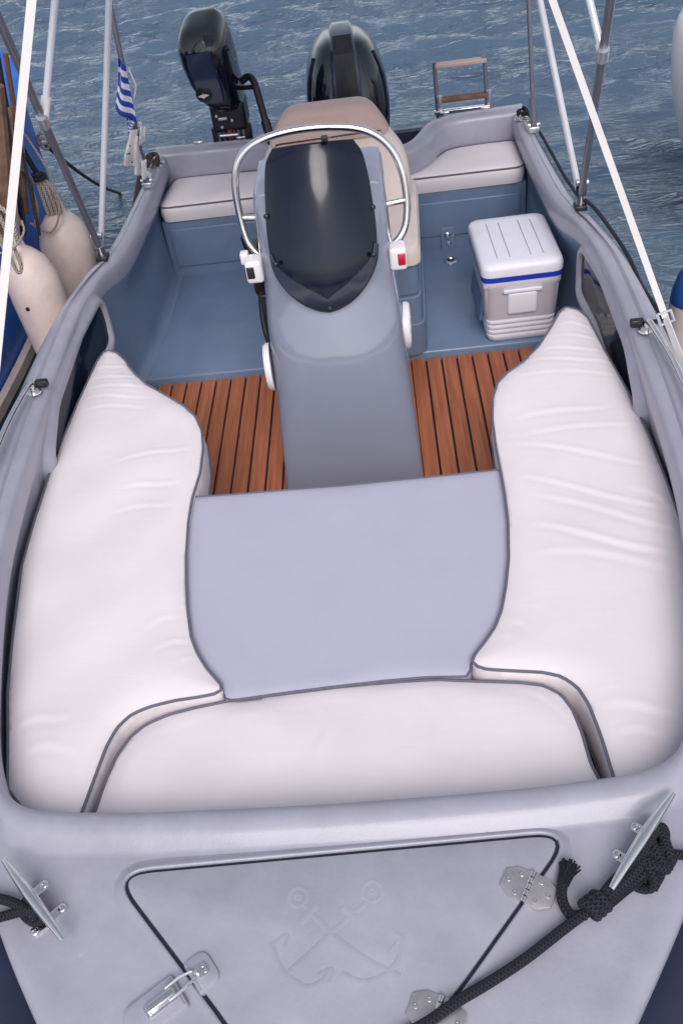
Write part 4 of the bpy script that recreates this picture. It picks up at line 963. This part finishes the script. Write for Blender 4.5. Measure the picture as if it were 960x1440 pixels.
# thin dark line down the outside of the right gunwale, and rope on the stern corners
r3 = ropeth('safety_line', 'thin black line trailing along the outside of the right gunwale', (1.12, 3.1, .6))
tube('line', spline([(1.045, 3.63, .67), (1.075, 3.55, .66), (1.105, 3.40, .64), (1.13, 3.2, .62), (1.135, 3.0, .60), (1.13, 2.8, .63), (1.11, 2.66, .665), (1.05, 2.62, .68)], 8), .0075, ROPEB, r3, seg=8)
tube('line', spline([(1.00, 4.86, .62), (1.03, 4.7, .585), (1.05, 4.4, .57), (1.06, 4.1, .57), (1.07, 3.75, .60), (1.05, 3.62, .66)], 8), .0075, ROPEB, r3, seg=8)
r4 = ropeth('stern_rope', 'small coil of black rope on the right stern cleat', (.98, 4.86, .58))
tube('coil', [(.978+.022*math.cos(a), 4.862+.03*math.sin(a), .60+.006*a/3) for a in np.linspace(0, 14, 60)], .008, ROPEB, r4, seg=8)
r5 = ropeth('stern_rope', 'brown rope wrapped round the left stern corner and hanging outside', (-1.0, 4.86, .55))
tube('coil', [(-.985+.028*math.cos(a), 4.83+.05*math.sin(a), .595+.006*a/3) for a in np.linspace(0, 16, 70)], .010, ROPEW, r5, seg=8)
tube('line', spline([(-1.0, 4.86, .62), (-1.04, 4.75, .58), (-1.06, 4.55, .50), (-1.075, 4.35, .42), (-1.09, 4.2, .30)], 8), .016, ROPEW, r5, seg=8)

# ------------------------------------------------------------------ neighbours
nb = thing('fishing_boat', (-1.8, 4, WZ), 'weathered blue wooden boat moored alongside on the left', 'boat')
NS = [(-1.62, 1.4), (-1.52, 2.4), (-1.47, 3.2), (-1.465, 3.9), (-1.50, 4.5), (-1.60, 4.95), (-1.85, 5.3)]
ns = [tuple(p) for p in spline(NS, 6)]
def nring(o, z, rise=.0): return [Vector((x-o, y-o*.4*(max(0, y-4)), z+rise*max(0, y-3.2)**2)) for x, y in ns]
v, f = loft([nring(.0, .80, .085), nring(.005, .60, .07), nring(.015, .40, .03), nring(.03, .27, .02)]); mesh('topside', v, f, BLUEH, nb)
v, f = loft([nring(.02, .285, .02), nring(-.012, .28, .02), nring(-.012, .235, .02), nring(.02, .23, .02)]); mesh('rubbing_strake', v, f, RUSTW, nb)
v, f = loft([nring(.03, .245, .02), nring(.09, .0, .01), nring(.22, -.45, 0)]); mesh('hull', v, f, HULLM, nb)
v, f = loft([nring(-.015, .79, .085), nring(-.02, .83, .085), nring(.07, .835, .085), nring(.075, .79, .085)]); mesh('cap_rail', v, f, BLUEH, nb)
v, f = loft([nring(.06, .74, .085), nring(1.2, .76, .085)]); mesh('deck', v, f, WOODD, nb)
for (u0, v0, u1, v1, y, r, mt_) in ((-8, 60, 34, 330, 3.9, .016, BLACKP), (8, 75, 38, 300, 4.0, .012, WOODD), (-5, 120, 8, 330, 3.6, .03, WOODD), (14, 150, 30, 310, 3.9, .013, WOODD), (2, 170, 26, 350, 3.7, .014, RUSTW)):
    a, b = aty(u0, v0, y), aty(u1, v1, y); tube('spar', [a, (a+b)/2+Vector((.01, 0, 0)), b], r, mt_, nb, seg=8)
box('locker', (-1.74, 3.55, .92), (.30, .5, .26), WOODD, nb, bev=.02)
mesh('tarpaulin', *(lambda rg: loft(rg))([[Vector((-1.50-.02*math.sin(7*t+y*9)-.05*(1-t), y+.02*math.sin(9*t), .78+.55*t-.08*math.sin(y*6))) for t in np.linspace(0, 1, 8)] for y in np.linspace(4.10, 4.52, 9)]), BLUEH, nb)

def fender(c, axis, r, ln, label, top=None):
    th = thing('fender', tuple(Vector(c)), label, 'fender', 'fenders hanging between the boats')
    M = frame(c, axis); k = ln/2
    prof = [(.001, -k-.0), (r*.45, -k+.012), (r*.80, -k+.045), (r*.97, -k+.10), (r, -k+.16), (r*1.0, k-.22), (r*.96, k-.15), (r*.80, k-.08), (r*.50, k-.035), (r*.30, k-.015), (r*.26, k+.02), (r*.22, k+.035), (.001, k+.04)]
    v, f = lathe_geo(prof, M, 32); bd = mesh('body', v, f, FENDM, th, ang=60)
    if top: 
        v, f = lathe_geo([(r*.99, k-.20), (r*1.012, k-.195), (r*.975, k-.145), (r*.82, k-.074), (r*.53, k-.025), (r*.34, k-.005), (r*.30, k+.03), (.001, k+.045)], M, 32); mesh('cap', v, f, FENDB, th)
    else:
        v, f, uv = tube_geo([M @ Vector((.022*math.cos(a), 0, k+.045+.026*math.sin(a))) for a in np.linspace(0, 2*math.pi, 16, endpoint=False)], .008, seg=8, closed=True); mesh('eye', v, f, FENDM, th)
    return th, M
f1_, M1 = fender((-1.285, 3.50, .50), (-.10, .10, 1), .115, .60, 'long cream fender with a rope loop, nearest of two at the left gunwale')
lathe('valve', [(.009, 0), (.009, .003), (0, .004)], frame(M1 @ Vector((-.02, -.113, .06)), (0, -1, .1)), BLACKP, f1_, 12)
f2_, M2 = fender((-1.30, 4.02, .44), (.05, .05, 1), .125, .58, 'rounder cream fender half hidden behind the long cream fender')
f3_, M3 = fender((1.56, 3.62, .06), (.03, .05, 1), .10, .55, 'blue topped white fender at the right edge beside the gunwale', True)
fr1 = ropeth('fender_rope', 'knotted cream rope holding the nearest cream fender', tuple(M1 @ Vector((0, 0, .34))))
e1 = M1 @ Vector((0, -.02, .34))
for dx in (-.03, .0, .03):
    tube('strand', spline([tuple(e1+Vector((dx, -.02, -.02))), tuple(e1+Vector((dx*1.4, -.03, .10))), tuple(e1+Vector((-.05+dx*.5, -.02, .20))), tuple(e1+Vector((-.12+dx, .0, .42))), tuple(e1+Vector((-.2, .05, .65)))], 6), .010, ROPEC, fr1, seg=8)
tube('knot', [e1+Vector((-.05+.026*math.cos(a), -.02+.02*math.sin(a), .19+.004*a)) for a in np.linspace(0, 12, 44)], .010, ROPEC, fr1, seg=8)
tube('loop', spline([tuple(e1+Vector(p)) for p in ((-.03, -.05, .0), (-.005, -.075, -.06), (.012, -.085, -.12), (.03, -.08, -.10), (.025, -.06, -.02))], 6), .007, ROPEC, fr1, seg=8)
tube('loop', spline([tuple(e1+Vector(p)) for p in ((-.16, -.03, .01), (-.08, -.07, -.03), (.02, -.08, -.02), (.08, -.05, .03), (.07, .0, .06))], 6), .005, ROPEC, fr1, seg=8)
tr = ropeth('hanging_rope', 'loose cream and brown ropes hanging over the blue boat side', (-1.45, 4.0, .8))
for (pts, rr_, mt_) in (([(26, 150), (30, 190), (36, 240), (52, 290), (50, 318)], .009, ROPEC), ([(20, 175), (26, 230), (44, 262), (50, 300)], .006, ROPEW), ([(0, 196), (10, 215), (14, 260), (22, 300), (20, 338)], .012, ROPEC), ([(24, 236), (34, 240), (44, 250), (48, 262)], .005, ROPEC), ([(30, 205), (38, 245), (50, 300), (56, 330)], .008, ROPEW), ([(0, 240), (8, 262), (20, 290), (30, 316)], .008, ROPEC)):
    tube('strand', spline([tuple(aty(u, v_, 3.78+.03*k)) for k, (u, v_) in enumerate(pts)], 6), rr_, mt_, tr, seg=8)
fr2 = ropeth('fender_rope', 'tangled cream and black rope above the rounder cream fender', tuple(M2 @ Vector((0, 0, .33))))
e2 = M2 @ Vector((0, -.02, .33))
for k in range(4):
    tube('strand', spline([tuple(e2+Vector((-.03+.02*k, -.03, -.05))), tuple(e2+Vector((-.035+.02*k, -.02, .05))), tuple(e2+Vector((-.04+.01*k, 0, .12)))], 5), .009, ROPEC, fr2, seg=8)
tube('strand', spline([tuple(e2+Vector(p)) for p in ((-.02, 0, .10), (-.05, .0, .22), (-.10, .05, .40), (-.13, .08, .6))], 6), .013, ROPEB, fr2, seg=8)
tube('strand', spline([tuple(e2+Vector(p)) for p in ((-.16, -.02, .50), (-.06, -.04, .42), (.0, -.03, .28), (.05, -.05, .10), (.04, -.09, -.03), (-.02, -.11, -.10), (-.10, -.10, -.05))], 6), .005, ROPEC, fr2, seg=8)
tube('knot', [e2+Vector((-.02+.024*math.cos(a), -.01+.02*math.sin(a), .10+.003*a)) for a in np.linspace(0, 12, 44)], .011, ROPEB, fr2, seg=8)
# stern line of the left neighbour dipping into the water
wlr = ropeth('mooring_line', 'slack dark line dipping into the water left of the stern', (-1.7, 5.6, 0))
a, b = aty(65, 205, 4.85), Vector((*at(172, 271, WZ-.01), WZ-.02))
tube('line', [a.lerp(b, t)+Vector((0, 0, -.05*math.sin(math.pi*t))) for t in np.linspace(0, 1, 14)], .010, ROPEW, wlr, seg=8)
tube('knot', [a+Vector((.03*math.cos(t), .0, .035*math.sin(t)+.004*t)) for t in np.linspace(0, 14, 40)], .008, ROPEC, wlr, seg=8)

nr = thing('sailing_boat', (2.3, 5.6, WZ), 'cream white bow of a boat at the right edge', 'boat')
rg = []
for z, xs_, ln in ((1.02, 1.86, 1.2), (.99, 1.80, 1.5), (.93, 1.765, 1.7), (.85, 1.75, 1.8), (.75, 1.752, 1.8), (.62, 1.768, 1.8), (.5, 1.80, 1.8), (.35, 1.845, 1.75), (.1, 1.94, 1.6), (-.15, 2.15, 1.4), (-.45, 2.3, 1.3)):
    r = []
    for a in np.linspace(-1, 1, 31):
        r.append(Vector((xs_+2.4*(1-math.sqrt(max(0, 1-a*a*.995))) , 4.95+a*ln*.5, z)))
    rg.append(r)
v, f = loft(rg, True, (True, True)); hb = mesh('hull', v, f, CREAMH, nr, ang=70)
lathe('bow_roller', [(.03, 0), (.045, .02), (.045, .12), (.02, .14), (.02, .4)], frame((1.90, 4.80, .99)), WOODD, nr, 16)
